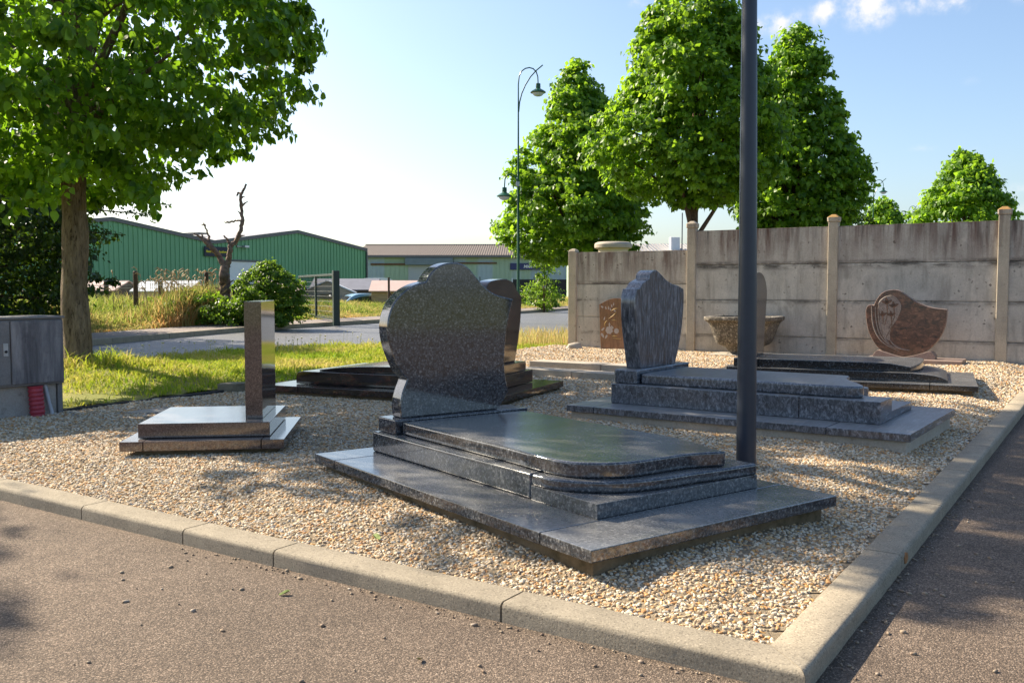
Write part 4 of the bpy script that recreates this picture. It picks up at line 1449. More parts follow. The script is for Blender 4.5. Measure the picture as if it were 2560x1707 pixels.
def tree(name, label, loc, prof, nclump, per, clump_r, leaf, mat, barkm, trunk_h, trunk_r, seed, group=None, limbs=9, heart=False, rz=0, lump=.14, extra=None, inner=.25, cat='tree', sx=1.0, sy=1.0):
    t = thing(name, label, cat, loc, rz, group)
    P, Nn, tint, cl = crown_points(prof, nclump, per, clump_r, inner, lump, seed)
    if extra is not None:
        eP, eN, eT = extra
        P = np.concatenate([P, eP]); Nn = np.concatenate([Nn, eN]); tint = np.concatenate([tint, eT])
    g_ = np.random.default_rng(seed + 1)
    me = leaf_mesh('crown', P, Nn, leaf * g_.uniform(.65, 1.25, len(P)), tint, heart)
    cr = link('crown', me, mat, t)
    cr.scale = (sx, sy, 1)
    top = prof[-1][0]
    zc = [0, .12, .5, trunk_h, trunk_h + (top - trunk_h) * .45, top * .93]
    tr_ = [trunk_r * 1.45, trunk_r * 1.12, trunk_r, trunk_r * .86, trunk_r * .5, trunk_r * .1]
    zz_ = np.concatenate([[0, .06, .12, .22, .35], np.arange(.55, trunk_h + .4, .22), [trunk_h + (top - trunk_h) * .45, top * .93]])
    tr_ = [float(np.interp(z, zc, tr_)) * (1 + .05 * math.sin(z * 7.3 + seed)) for z in zz_]
    zc = zz_
    tp = [(0.03 * math.sin(z * 1.3 + seed) + .012 * math.sin(z * 5.1), .03 * math.cos(z * 1.7 + seed), z) for z in zc]
    lb = []
    idx = g_.choice(len(cl), limbs, replace=False)
    for i in idx:
        e_ = cl[i]
        z0 = trunk_h * .95 + g_.uniform(0, .35) * (top - trunk_h)
        z0 = min(z0, max(trunk_h * .9, e_[2] - .1))
        s0 = np.array([0, 0, z0])
        m1 = s0 * .6 + e_ * .4 + np.array([0, 0, .12]); e2 = s0 * .12 + e_ * .88
        lb.append(([tuple(s0), tuple(m1), tuple(e2)], [trunk_r * .45, trunk_r * .27, trunk_r * .08]))
    tk = bm_obj('trunk', limb_bm((tp, tr_), lb), barkm, t, 80)
    return t


def spray(p0, p1, n, width, seed, sag=.25):
    """leaves along a drooping branch from p0 to p1"""
    g_ = np.random.default_rng(seed)
    p0 = np.array(p0, float); p1 = np.array(p1, float)
    t_ = g_.uniform(0, 1, n) ** .8
    c_ = p0 + (p1 - p0) * t_[:, None]
    c_[:, 2] += sag * np.sin(t_ * np.pi) * .6
    wd = width * (1 - .75 * t_)
    off = g_.normal(0, 1, (n, 3)) * wd[:, None]
    off[:, 2] *= .55
    Nn = g_.normal(0, .4, (n, 3)) + np.array([.1, -.6, .7])
    Nn /= np.linalg.norm(Nn, axis=1)[:, None]
    return c_ + off, Nn, np.clip(.5 + g_.normal(0, .22, n), 0, 1)


# the near linden; crown shades most of the bed
prof_near = [(2.15, .7), (2.5, 1.7), (2.9, 2.5), (3.3, 3.15), (4.0, 3.5), (5.2, 3.45), (6.5, 3.0), (7.8, 2.2), (8.8, 1.2), (9.4, .3)]
ex = []
for (p1, n_, w_) in (((1.62, -.9, 1.78), 190, .26), ((1.35, -.6, 1.95), 190, .32), ((2.25, -.9, 2.26), 230, .28), ((2.62, -1.0, 2.50), 220, .26), ((3.02, -.9, 2.78), 260, .25), ((2.2, -.4, 2.5), 240, .34),
                     ((3.15, -.7, 3.5), 240, .3), ((3.3, -.9, 3.85), 240, .3), ((.5, -1.5, 1.85), 200, .3), ((-.6, -1.7, 2.0), 240, .32), ((-1.3, -1.2, 1.85), 240, .34), ((-.3, -1.0, 1.75), 160, .26), ((.9, -1.7, 2.15), 220, .3), ((1.9, -1.5, 2.75), 260, .34)):
    p0 = (p1[0] * .25, p1[1] * .25, p1[2] + .75)
    ex.append(spray(p0, p1, n_, w_, int(1000 + p1[0] * 97 + p1[2] * 31)))
ex = tuple(np.concatenate([e[i] for e in ex]) for i in range(3))
tz = float(verge_z(np.array([TREE[0]]), np.array([TREE[1]]))[0]) - .1
NT = tree('linden_tree', 'big near linden tree on the left whose crown overhangs the verge', (TREE[0], TREE[1], tz), [(z - tz, r) for z, r in prof_near], 1050, 50, .34, .098, M['leaf_near'], M['bark'], 2.6, .155, 3, 'linden trees', 18, True, 0, .08, ex, .3, 'tree', .79, .95)

# unseen upper neighbours: a second linden left of the frame that throws the corner shade
tree('linden_tree', 'smaller linden tree standing outside the left edge, casting shade on the tarmac', (-9.45, 6.95, 0), [(2.2, .7), (2.9, 1.2), (3.8, 1.35), (5.0, 1.15), (6.0, .5)], 210, 40, .34, .11, M['leaf_near'], M['bark'], 2.0, .11, 21, 'linden trees', 6, False)

RG = 'linden trees'
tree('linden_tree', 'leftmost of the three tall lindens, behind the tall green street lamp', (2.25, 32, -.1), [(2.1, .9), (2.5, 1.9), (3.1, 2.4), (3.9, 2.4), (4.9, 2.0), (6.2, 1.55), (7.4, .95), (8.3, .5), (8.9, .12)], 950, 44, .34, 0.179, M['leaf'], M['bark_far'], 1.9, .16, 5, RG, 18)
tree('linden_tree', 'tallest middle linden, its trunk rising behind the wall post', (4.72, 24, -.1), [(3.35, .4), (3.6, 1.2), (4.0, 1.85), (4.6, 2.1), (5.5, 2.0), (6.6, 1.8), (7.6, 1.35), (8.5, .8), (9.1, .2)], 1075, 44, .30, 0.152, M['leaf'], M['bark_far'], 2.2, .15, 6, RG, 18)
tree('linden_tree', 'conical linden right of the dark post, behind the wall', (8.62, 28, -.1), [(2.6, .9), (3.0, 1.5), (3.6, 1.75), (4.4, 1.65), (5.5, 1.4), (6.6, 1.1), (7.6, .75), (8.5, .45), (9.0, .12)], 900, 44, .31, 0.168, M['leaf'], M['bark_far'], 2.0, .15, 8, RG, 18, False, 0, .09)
tree('linden_tree', 'small distant linden beside the far street lamp', (26.6, 66, -.4), [(1.2, 1.4), (2.2, 2.5), (3.4, 2.5), (4.8, 1.9), (6.2, 1.2), (7.4, .5), (7.9, .1)], 420, 40, .5, .30, M['leaf'], M['bark_far'], 1.4, .15, 9, RG, 8)
tree('linden_tree', 'round distant linden at the right above the wall', (22.6, 46, -.3), [(1.6, 1.3), (2.4, 2.3), (3.4, 2.6), (4.6, 2.2), (6.0, 1.6), (7.2, .9), (8.2, .25)], 560, 40, .46, .25, M['leaf'], M['bark_far'], 1.4, .16, 12, RG, 18)
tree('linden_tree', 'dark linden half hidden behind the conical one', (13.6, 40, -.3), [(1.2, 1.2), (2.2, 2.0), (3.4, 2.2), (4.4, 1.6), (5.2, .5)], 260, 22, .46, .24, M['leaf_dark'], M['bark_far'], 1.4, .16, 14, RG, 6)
tree('linden_tree', 'far pale linden just left of the rightmost wall post', (33.5, 66, -.4), [(1.2, 1.2), (2.6, 1.9), (3.8, 1.5), (5.0, .4)], 130, 22, .5, .30, M['leaf'], M['bark_far'], 1.4, .15, 15, RG, 5)
# dark thorn tree on the left, beyond the street
tree('thorn_tree', 'dark dense thorn tree behind the trunk at the left edge', (-12.5, 19.3, -.05), [(.2, 2.2), (1.0, 2.9), (2.0, 3.3), (3.2, 3.5), (4.4, 3.2), (5.4, 2.3), (6.2, .6)], 1700, 46, .42, .118, M['leaf_dark'], M['bark_far'], .8, .2, 17, None, 14, False, 0, .2)
ex2 = []
for i, (p1, w_) in enumerate((((3.7, .2, 3.35), .16), ((4.2, .4, 2.75), .14), ((3.6, .1, 2.3), .14), ((3.9, .3, 3.75), .14), ((3.3, -.2, 1.9), .16), ((4.6, .3, 2.95), .1))):
    ex2.append(spray((1.6, 0, p1[2] + .25), p1, 260, w_ * 1.6, 400 + i, .1))
eP = np.concatenate([e[0] for e in ex2]); eN = np.concatenate([e[1] for e in ex2]); eT = np.concatenate([e[2] for e in ex2])
tt = thing('thorn_tree', 'feathery dark branches reaching right of the near trunk in front of the green warehouse', 'tree', (-11.9, 19.4, -.05))
link('crown', leaf_mesh('crown', eP, eN, rng.uniform(.05, .09, len(eP)), eT), M['leaf_dark'], tt)
bm = bmesh.new()
for (p1, w_) in (((3.7, .2, 3.35), 0), ((4.2, .4, 2.75), 0), ((3.6, .1, 2.3), 0), ((3.9, .3, 3.75), 0), ((4.6, .3, 2.95), 0)):
    bm_tube(bm, [(0, 0, p1[2] * .5), (1.6, 0, p1[2] + .2), p1], [.06, .03, .008], 6)
bm_tube(bm, [(0, 0, 0), (0, 0, 2.2)], [.12, .07], 8)
bm_obj('trunk', bm, M['bark_far'], tt, 60)

# bush by the gate
bz = .17
tree('round_bush', 'round leafy green bush between the dead tree and the green gate', (-6.75, 25.4, bz - .1), [(.02, .65), (.4, .88), (.9, .86), (1.3, .66), (1.62, .32), (1.78, .08)], 520, 40, .16, .075, M['leaf_bush'], M['bark_far'], .25, .05, 31, None, 6, False, 0, .16, None, .3, 'bush')
tree('round_bush', 'small rounded bush in the grass left of the end of the wall', (1.35, 50, -.1), [(.02, .8), (.6, 1.1), (1.2, .8), (1.6, .2)], 90, 30, .25, .13, M['leaf_bush'], M['bark_far'], .25, .05, 33, None, 4, False, 0, .16, None, .3, 'bush')
tree('round_bush', 'leafy bush growing against the end of the concrete wall', (1.55, 44, -.1), [(.05, .4), (.8, .7), (1.6, .75), (2.5, .5), (3.1, .12)], 80, 30, .25, .13, M['leaf_bush'], M['bark_far'], .25, .05, 35, None, 4, False, 0, .16, None, .3, 'bush')

# dead forked tree
dt = thing('dead_tree', 'bare dead forked tree stump with two limbs in front of the green warehouse', 'tree', (-8.24, 26.35, -.14))
dt.scale = (1.121, 1.121, 1.121)
ox = -7.35
bm = bmesh.new()
W2 = lambda pl_: [(a - ox, .05 * math.sin(i * 2.1), b) for i, (a, b) in enumerate(pl_)]
_bt = bm_tube


def bm_tube(bm, pts, radii, n=8, cap=True, wob=0.0):
    if wob < .1 or len(pts) < 3: return _bt(bm, pts, radii, n, cap, wob)
    t0 = np.linspace(0, 1, len(pts)); t1 = np.linspace(0, 1, len(pts) * 5)
    A = np.array(pts, float)
    Q = np.stack([np.interp(t1, t0, A[:, i]) for i in range(3)], -1) + rng.normal(0, .008, (len(t1), 3))
    rr = .82 * np.interp(t1, t0, radii) * rng.uniform(.92, 1.12, len(t1))
    return _bt(bm, [tuple(q) for q in Q], list(rr), n, cap, .10)


bm_tube(bm, W2([(-7.40, .0), (-7.37, .35), (-7.33, .761), (-7.345, 1.0), (-7.357, 1.254), (-7.366, 1.45), (-7.349, 1.68)]), [.25, .21, .18, .165, .16, .16, .12], 14, True, .2)
bm_tube(bm, W2([(-7.35, 1.62), (-7.509, 1.965), (-7.656, 2.156), (-7.803, 2.305), (-7.965, 2.428), (-8.1, 2.51)]), [.10, .085, .085, .09, .04, .02], 8, True, .15)
bm_tube(bm, W2([(-7.748, 2.346), (-7.759, 2.482), (-7.81, 2.673), (-7.862, 2.781)]), [.04, .03, .025, .018], 6, True, .15)
bm_tube(bm, W2([(-7.35, 1.62), (-7.251, 1.856), (-7.191, 2.101), (-7.203, 2.196), (-7.064, 2.319), (-6.952, 2.51), (-6.879, 2.781), (-6.901, 3.08), (-6.908, 3.433), (-6.851, 3.595), (-6.772, 3.771)]), [.10, .085, .075, .075, .07, .065, .06, .05, .05, .04, .028], 8, True, .16)
bm_tube(bm, W2([(-7.203, 2.196), (-7.269, 2.346), (-7.349, 2.469)]), [.045, .035, .02], 6, True, .15)
bm_tube(bm, W2([(-6.918, 2.849), (-7.082, 2.849), (-7.22, 2.795), (-7.356, 2.809)]), [.03, .028, .03, .012], 6, True, .2)
bm_tube(bm, W2([(-6.907, 3.514), (-6.974, 3.568), (-6.995, 3.473)]), [.03, .03, .025], 6, True, .2)
for (a0, b0, a1, b1) in ((-6.90, 3.2, -6.72, 3.34), (-6.89, 2.95, -7.0, 3.1), (-7.0, 2.42, -6.82, 2.47), (-7.6, 2.1, -7.72, 2.02), (-7.9, 2.38, -7.93, 2.52), (-6.92, 3.40, -6.80, 3.46), (-7.1, 2.28, -7.02, 2.16), (-7.30, 1.2, -7.12, 1.34), (-7.46, 1.05, -7.62, 1.15), (-7.83, 2.72, -7.93, 2.74)):
    _bt(bm, [(a0 - ox, 0, b0), ((a0 + a1) / 2 - ox, .02, (b0 + b1) / 2 + .02), (a1 - ox, 0, b1)], [.035, .022, .008], 5, True, .1)
bm_tube = _bt
bm_obj('trunk', bm, M['deadwood'], dt, 50)
ty = bm_lathe([(.17, -.06), (.19, -.10), (.30, -.09), (.34, -.04), (.34, .04), (.30, .09), (.19, .10), (.17, .06)], 22)
bmesh.ops.rotate(ty, verts=ty.verts, cent=(0, 0, 0), matrix=Matrix.Rotation(R(80), 3, 'X'))
tag(bm_obj('old_tyre', ty, M['black'], None, 40, loc=(-7.72, 26.3, 1.05), rot=(0, 0, R(55))), 'black round tyre hung beside the dead tree, above the bush', 'tyre')

# wild grass on the bank ------------------------------------------------------
n = 150000
ts_ = rng.uniform(cum[1] + 3, cum[-1] - 10, n)
ts_ = cum[1] + 3 + (ts_ - cum[1] - 3) * rng.uniform(.25, 1, n)
dd_ = 1.65 + 7.5 * rng.uniform(0, 1, n) ** 1.25
fx = np.interp(ts_, cum, [p[0] for p in FAR]); fy = np.interp(ts_, cum, [p[1] for p in FAR])
fx2 = np.interp(ts_ + .5, cum, [p[0] for p in FAR]); fy2 = np.interp(ts_ + .5, cum, [p[1] for p in FAR])
L_ = np.hypot(fx2 - fx, fy2 - fy); tx_, ty_ = (fx2 - fx) / L_, (fy2 - fy) / L_
x = fx - ty_ * dd_; y = fy + tx_ * dd_
keep = (x > -y * .62) & (y < 62)
# keep the gateway clear
gatec = (np.hypot(x + 5.9, y - 29.5) < 1.6)
keep &= ~(gatec & (rng.uniform(0, 1, n) < .8))
x, y, dd_ = x[keep], y[keep], dd_[keep]
hf = field(x, y, .55, 3)
clump = np.exp(-(((x + 8.95) / .95) ** 2 + ((y - 25.7) / 1.6) ** 2))
right = sstep(27, 31, y)
h = (.10 + .30 * rng.uniform(0, 1, len(x)) * (.4 + hf)) * sstep(1.5, 3.5, dd_) * (1 - .25 * right) + .07 + .62 * rng.uniform(.35, 1, len(x)) * sstep(3.8, 5.6, dd_) * (1 - .55 * right)
h = h + clump * rng.uniform(.2, 1.05, len(x)) * 1.15
tint = np.clip(.30 + .45 * field(x, y, .9, 8) + rng.normal(0, .17, len(x)) + .22 * clump + .30 * sstep(2.6, 1.6, dd_), 0, 1)
blades('wild_grass', np.stack([x, y, bank_z(dd_) - .01], -1), h, .010 + .0007 * y, rng.uniform(.15, .8, len(x)), tint, M['wild'], 3,
       'tall unmown grass and weeds on the bank beyond the street')
n = 9000
x = rng.normal(-8.75, .72, n); y = rng.normal(25.9, .75, n)
dk_ = far_dist(x, y); kk = dk_ > 1.9; x, y, dk_ = x[kk], y[kk], dk_[kk]
blades('straw_clump', np.stack([x, y, bank_z(dk_) - .01], -1), rng.uniform(.35, 1.35, len(x)) * np.exp(-((x + 8.75) / 1.5) ** 2), np.full(len(x), .022), rng.uniform(.1, .55, len(x)), np.clip(rng.normal(.58, .24, len(x)), 0, 1), M['wild'], 3,
       'tall straw and green grass clump in front of the dead tree')
# feathery seed heads above the tall clump
n = 260
x = rng.normal(-8.95, .75, n); y = rng.normal(25.7, 1.0, n)
kk = far_dist(x, y) > 2.2; x, y = x[kk], y[kk]; n = len(x)
hh = rng.uniform(.8, 1.5, n)
P0 = np.stack([x, y, np.full(n, .15)], -1)
bm = bmesh.new()
for i in range(n):
    la = random.uniform(0, 6.28); ln_ = random.uniform(.05, .22)
    p = Vector(P0[i]); tp = p + Vector((math.cos(la) * ln_, math.sin(la) * ln_, hh[i]))
    mdp = p.lerp(tp, .6) + Vector((0, 0, .06))
    bm_tube(bm, [p, mdp, tp], [.008, .007, .006], 3, False)
    e2 = tp + Vector((math.cos(la) * .09, math.sin(la) * .09, .06)); e3 = e2 + Vector((math.cos(la) * .08, math.sin(la) * .08, -.05))
    bm_tube(bm, [tp - Vector((0, 0, .05)), tp, e2, e3], [.004, .016, .018, .004], 4, False)
so = bm_obj('seed_heads', bm, plain('straw', (.44, .34, .20), .9, .2, 8), None, 60)
tag(so, 'feathery straw seed heads standing above the tall grass', 'grass', kind='stuff')
# weeds: leafy low growth in the bank
P, Nn, tint, _ = crown_points([(.0, 1.0), (.5, 1.0), (.9, .6)], 60, 30, .22, .5, .2, 77)
wp = []; wn_ = []; wt_ = []
for (wx, wy, sx, sz) in ((-8.9, 25.6, .8, 1.0), (-10.3, 27.4, 1.3, .75), (-7.9, 25.3, .7, .8), (-9.6, 26.0, .8, .7)):
    wp.append(P * np.array([sx, .8, sz]) + np.array([wx, wy, .16])); wn_.append(Nn); wt_.append(tint)
tag(link('bank_weeds', leaf_mesh('bank_weeds', np.concatenate(wp), np.concatenate(wn_), rng.uniform(.05, .11, len(P) * 4), np.concatenate(wt_)), M['leaf_bush']), 'leafy green weeds growing through the tall grass', 'weeds', kind='stuff')

# ------------------------------------------------------------------ fences and gate
for i, (px_, py_, zt, r_, lab) in enumerate(((-11.04, 26.9, 1.62, .075, 'tallest dark wooden fence post in the wild grass'), (-14.6, 33.0, 1.42, .09, 'short wooden fence post just right of the near tree trunk'),
                                             (-8.76, 26.3, 1.58, .07, 'wooden fence post at the left of the dead tree, leaning in the tall grass'), (-13.2, 34.4, 1.45, .085, 'short wooden fence post left of the tall grass clump'))):
    t = thing('fence_post', lab, 'fence post', (px_, py_, -.15), 0, 'wooden fence posts on the bank')
    tube('post', [(0, 0, 0), (.01, 0, .7), (0, .01, zt + .13), (0, .01, zt + .16)], [r_, r_ * .97, r_ * .93, r_ * .5], M['wood_old'], t, 9, .05)
for zz in (1.25, 1.12):
    up_ = 'upper' if zz > 1.2 else 'lower'
    for (pp, lab) in (([(-15.5, 33.2, zz), (-14.6, 33, zz), (-13.2, 34.3, zz + .03), (-11.04, 34.6, zz + .06)], 'far'), ([(-12.6, 22.0, zz + .05), (-11.04, 26.9, zz + .08), (-8.76, 26.3, zz + .1)], 'near')):
        tag(tube('fence_wire', pp, .007, M['steel'], None, 4, smooth_angle=60), f'{up_} wire strung between the {lab} wooden fence posts', 'wire')

ga = Vector((-7.25, 32.0, .1)); gb = Vector((-5.29, 27.5, .1))
gd = gb - ga; gl = gd.length
gt = thing('mesh_gate', 'dark green mesh gate with a thick post beside the round bush', 'gate', ga, math.atan2(gd.y, gd.x))
box('gate_post', gl - .07, -.09, -.1, gl + .12, .10, 1.55, M['green_dark'], gt, .01)
box('latch_post', gl - .20, -.045, .05, gl - .10, .045, 1.49, M['green_dark'], gt, .006)
box('stile', gl * .40, -.035, .05, gl * .40 + .10, .035, 1.42, M['green_dark'], gt, .006)
box('top_rail', -.9, -.03, 1.40, gl - .20, .03, 1.47, M['green_dark'], gt, .006)
box('bottom_rail', gl * .40 + .102, -.025, .06, gl - .202, .025, .11, M['green_dark'], gt, .006)
wm = bmesh.new()
for i in range(34):
    xx = -.85 + (gl + .6) * i / 33
    bm_tube(wm, [(xx, 0, .08), (xx, 0, 1.41)], .0065, 4, False)
for i in range(9):
    zz = .15 + i * .155
    bm_tube(wm, [(-.9, .006, zz), (gl - .15, .006, zz)], .0065, 4, False)
bm_obj('wire_mesh', wm, M['green_dark'], gt, 60)
bm = bmesh.new()
bm_tube(bm, [(gl - .2, -.08, .8), (gl - .2, -.14, .8), (gl + .0, -.14, .8)], .018, 8)
bm_obj('handle', bm, M['steel'], gt)
t = thing('fence_post', 'thin dark fence post with a diagonal brace right of the sheds', 'fence post', (-4.9, 36.5, -.4))
tube('post', [(0, 0, 0), (0, 0, 1.95)], .045, M['wood_old'], t, 8)
tube('brace', [(0.03, 0, 1.35), (.75, -.1, .2)], .03, M['wood_old'], t, 6)
for i, xx in enumerate((3.1, -.6)):
    t = thing('fence_post', ('thin green fence post in front of the pale workshop near the checkered banner', 'thin green fence post in the grass before the pale workshop')[i], 'fence post', (xx - 1.6, 62 + i, -.5), 0, 'green fence posts')
    tube('post', [(0, 0, 0), (0, 0, 2.4)], .04, M['green_dark'], t, 6)

# ------------------------------------------------------------------ garden sheds
def board_mat(name, col):
    k = Mat(name, .85, .2)
    w = k.n('TexWave', wave_type='BANDS', bands_direction='Z', wave_profile='SAW'); w.inputs['Scale'].default_value = 1.6
    k.L.new(k.co('Object'), w.inputs['Vector'])
    c = k.ramp(k.noise(k.co('Object', (1, 1, 8)), 3, 5), [(.3, tuple(x_ * .75 for x_ in col)), (.7, tuple(x_ * 1.2 for x_ in col))])
    c = k.mix(c, (.06, .045, .03), k.maprange(w.outputs['Fac'], .93, 1.0, 0, .6))
    k.color(c); k.bump(w.outputs['Fac'], .4, .02)
    return k.m


M['board_grey'] = board_mat('shed_boards_grey', (.50, .42, .33))
M['board_tan'] = board_mat('shed_boards_tan', (.42, .31, .18))
M['board_dark'] = board_mat('shed_boards_dark', (.11, .10, .085))
M['roof_pink'] = plain('felt_pink', (.50, .37, .33), .8, .08, 3)
M['roof_pale'] = plain('felt_pale', (.52, .55, .58), .7, .08, 3)
M['roof_blue'] = plain('felt_slate', (.17, .18, .22), .8, .1, 3)


def shed(label, x, y, rz, w, d, he, hr, wm_, rm, door_=True):
    """gable at the local -y end"""
    t = thing('garden_shed', label, 'shed', (x, y, -.58), rz, 'small garden sheds in front of the warehouse')
    prof_ = [(-w / 2, 0), (w / 2, 0), (w / 2, he), (0, hr - .03), (-w / 2, he)]
    bm_obj('walls', bm_prism(prof_, 0, d, 'xz', .004), wm_, t)
    for s_ in (-1, 1):
        a = Vector((0, 0, hr)); b = Vector((s_ * (w / 2 + .12), 0, he - .06))
        dirn = (b - a).normalized(); nr_ = Vector((-dirn.z * s_, 0, dirn.x * s_)); nr_ = nr_ if nr_.z > 0 else -nr_
        q = [a, b, b + nr_ * .05, a + nr_ * .05]
        bm_obj('roof_panel', bm_prism([(v.x, v.z) for v in q], -.1, d + .1, 'xz', 0), rm, t)
    if door_:
        dd2 = box('door', -.35, -.025, .05, .35, -.002, min(1.45, he - .06), M['board_tan'], t, .004)
        box('hinge', -.34, -.035, .3, -.1, -.0255, .34, M['black'], dd2, 0)
    box('corner_trim', -w / 2 - .012, -.02, 0, -w / 2 + .05, -.003, he - .02, wm_, t, .003)
    box('corner_trim', w / 2 - .05, -.02, 0, w / 2 + .012, -.003, he - .02, wm_, t, .003)
    return t


shed('low shed with a pink roof left of the tallest fence post', -17.6, 42, R(90), 3.2, 2.6, 1.62, 2.0, M['board_dark'], M['roof_pink'], False)
shed('low shed with a pale roof right of the tallest fence post', -13.9, 40.5, R(90), 2.6, 2.3, 1.60, 1.98, M['board_grey'], M['roof_pale'], False)
shed('dark shed with a pink roof seen through the left of the green gate', -9.2, 40.2, R(96), 2.2, 1.9, 1.58, 1.98, M['board_dark'], M['roof_pink'], False)
shed('weathered board shed with its gable facing the street, right of the green gate post', -8.35, 41.5, R(8), 2.3, 2.3, 1.52, 2.02, M['board_grey'], M['roof_pale'])
shed('small shed with a slate blue roof behind the light blue car', -6.5, 44.5, R(90), 2.3, 3.0, 1.65, 2.12, M['board_dark'], M['roof_blue'], False)
shed('tan board shed with a pink roof left of the large headstone', -4.15, 41.0, R(92), 2.2, 2.0, 1.60, 2.0, M['board_tan'], M['roof_pink'], False)

# ------------------------------------------------------------------ warehouses
def ribbed(name, col, scale, col2=None, rough=.45):
    k = Mat(name, rough, .4)
    co = k.co('Object')
    w = k.n('TexWave', wave_type='BANDS', bands_direction='X'); w.inputs['Scale'].default_value = scale
    k.L.new(co, w.inputs['Vector'])
    c = k.ramp(k.noise(k.co('Object', (.3, .3, .5)), 1.0, 4), [(.35, tuple(x_ * .93 for x_ in col)), (.65, tuple(x_ * 1.06 for x_ in col))])
    if col2:
        pn = k.noise(k.co('Object', (.16, .16, .02)), 1.3, 1)
        c = k.mix(c, col2, k.maprange(pn, .48, .52, 0, 1))
    k.color(c); k.bump(w.outputs['Fac'], .5, .04)
    return k.m


M['clad_green'] = plain('green_cladding', (.15, .36, .19), .5, .05, .6)
M['clad_pale'] = ribbed('pale_cladding', (.38, .47, .50), 2.2, (.36, .47, .34))
M['roof_metal'] = ribbed('roof_metal', (.28, .28, .285), 3.0)
M['trim_grey'] = plain('grey_trim', (.12, .12, .125), .5, .08, 3)
M['hood_blue'] = plain('hood_blue_grey', (.15, .19, .22), .5, .08, 2)


def tile_roof(name):
    k = Mat(name, .9, .2)
    co = k.co('Object')
    w = k.n('TexWave', wave_type='BANDS', bands_direction='X'); w.inputs['Scale'].default_value = 1.1; w.inputs['Distortion'].default_value = .6
    k.L.new(co, w.inputs['Vector'])
    c = k.ramp(k.noise(k.co('Object', (3.0, 9, 9)), 1.5, 5, .7), [(.3, (.09, .075, .066)), (.5, (.145, .122, .108)), (.7, (.20, .18, .165))])
    k.color(c); k.bump(w.outputs['Fac'], .6, .08)
    return k.m


M['roof_tile'] = tile_roof('brown_tile_roof')
M['roof_corr'] = ribbed('fibre_cement_roof', (.33, .32, .31), 1.5)

# green warehouse: two gabled bays along a front that recedes to the right
WAZ = R(33.4)
WG = -.55
gx = Vector((math.sin(WAZ), math.cos(WAZ), 0)); gyv = Vector((-math.cos(WAZ), math.sin(WAZ), 0))
gw = thing('warehouse', 'green ribbed metal warehouse with two shallow gabled bays on the left', 'building', (-24.5, 75.7, WG), math.pi / 2 - WAZ)
BW, EH, RH = 9.2, 5.45, 6.78
cols_len = 40.0
for bi, xs_ in enumerate((-2 * BW, 0)):
    prof_ = [(xs_, 0), (xs_ + 2 * BW, 0), (xs_ + 2 * BW, EH), (xs_ + BW, RH), (xs_, EH)]
    bm_obj('bay_wall', bm_prism(prof_, 0.06, cols_len, 'xz', 0), M['clad_green'], gw)
    # standing ribs of the cladding, one strip each
    rb = bmesh.new()
    step = .40
    nrib = int(2 * BW / step)
    for i in range(nrib + 1):
        xx = xs_ + .02 + i * step * (2 * BW - .04) / (nrib * step)
        zt = EH + (RH - EH) * (1 - abs(xx - (xs_ + BW)) / BW) - .05
        bm_prism(rect(xx - .05, 0.0, xx + .05, .058), 0.02, zt, 'xy', 0, bm=rb)
    bm_obj('cladding_ribs', rb, M['clad_green'], gw)['kind'] = 'stuff'
    for s_ in (-1, 1):
        a = (xs_ + BW, RH + .0); b = (xs_ + BW + s_ * BW, EH)
        q = [(a[0], a[1] + .02), (b[0], b[1] + .02), (b[0], b[1] + .12), (a[0], a[1] + .12)]
        bm_obj('roof_slope', bm_prism(q, -.02, cols_len, 'xz', 0), M['roof_metal'], gw)
        q = [(a[0], a[1] - .16), (b[0], b[1] - .16), (b[0], b[1] + .145), (a[0], a[1] + .145)]
        bm_obj('verge_trim', bm_prism(q, -.09, -.021, 'xz', 0), M['trim_grey'], gw)
    for s_ in (.35, -.35):
        bm_obj('roof_light', bm_prism([(xs_ + BW + s_ * BW - .6, RH - .1), (xs_ + BW + s_ * BW + .6, RH - .1), (xs_ + BW + s_ * BW + .6, RH + .05), (xs_ + BW + s_ * BW - .6, RH + .05)], 9, 22, 'xz', 0), M['trim_grey'], gw)
box('roller_door', 1.5, -.05, 0, 6.2, -.002, 3.9, M['white'], gw, .01)
box('door_lintel', 1.3, -.12, 3.91, 6.4, -.003, 4.07, M['trim_grey'], gw, .01)
box('downpipe', 2 * BW - .18, -.16, 0, 2 * BW - .04, -.022, EH - .2, M['trim_grey'], gw, .02)
fl = box('flood_light', 2.75, -.5, 5.08, 3.25, -.15, 5.28, M['steel'], gw, .03)
box('lamp_lens', 2.8, -.52, 5.10, 3.2, -.5005, 5.26, M['white'], fl, .01)
box('bracket', 2.2, -.2, 5.14, 2.74, -.08, 5.22, M['steel'], gw, .01)
box('flood_light', -11.9, -.45, 2.95, -11.1, -.03, 3.25, M['black'], gw, .03)
sg = box('sign_board', -1.1, -.16, 4.26, 1.2, -.10, 5.07, M['sign_dark'], gw, .01)


def lettering(name, txt, size, mat, parent, loc, rot, shear=0.0, bold=0.0):
    cu = bpy.data.curves.new(name, 'FONT')
    cu.body = txt; cu.size = size; cu.shear = shear; cu.offset = bold
    cu.extrude = .01
    cu.align_x = 'CENTER'; cu.align_y = 'CENTER'
    tmp = bpy.data.objects.new('tmp_text', cu)
    C.objects.link(tmp)
    dg = bpy.context.evaluated_depsgraph_get()
    me = bpy.data.meshes.new_from_object(tmp.evaluated_get(dg))
    bpy.data.objects.remove(tmp)
    bpy.data.curves.remove(cu)
    me.materials.clear()
    return link(name, me, mat, parent, loc, rot)


lettering('lettering', 'Passion Productions', .255, M['sign_yellow'], sg, (.05, -.175, 4.66), (R(90), 0, 0), .35, .008)

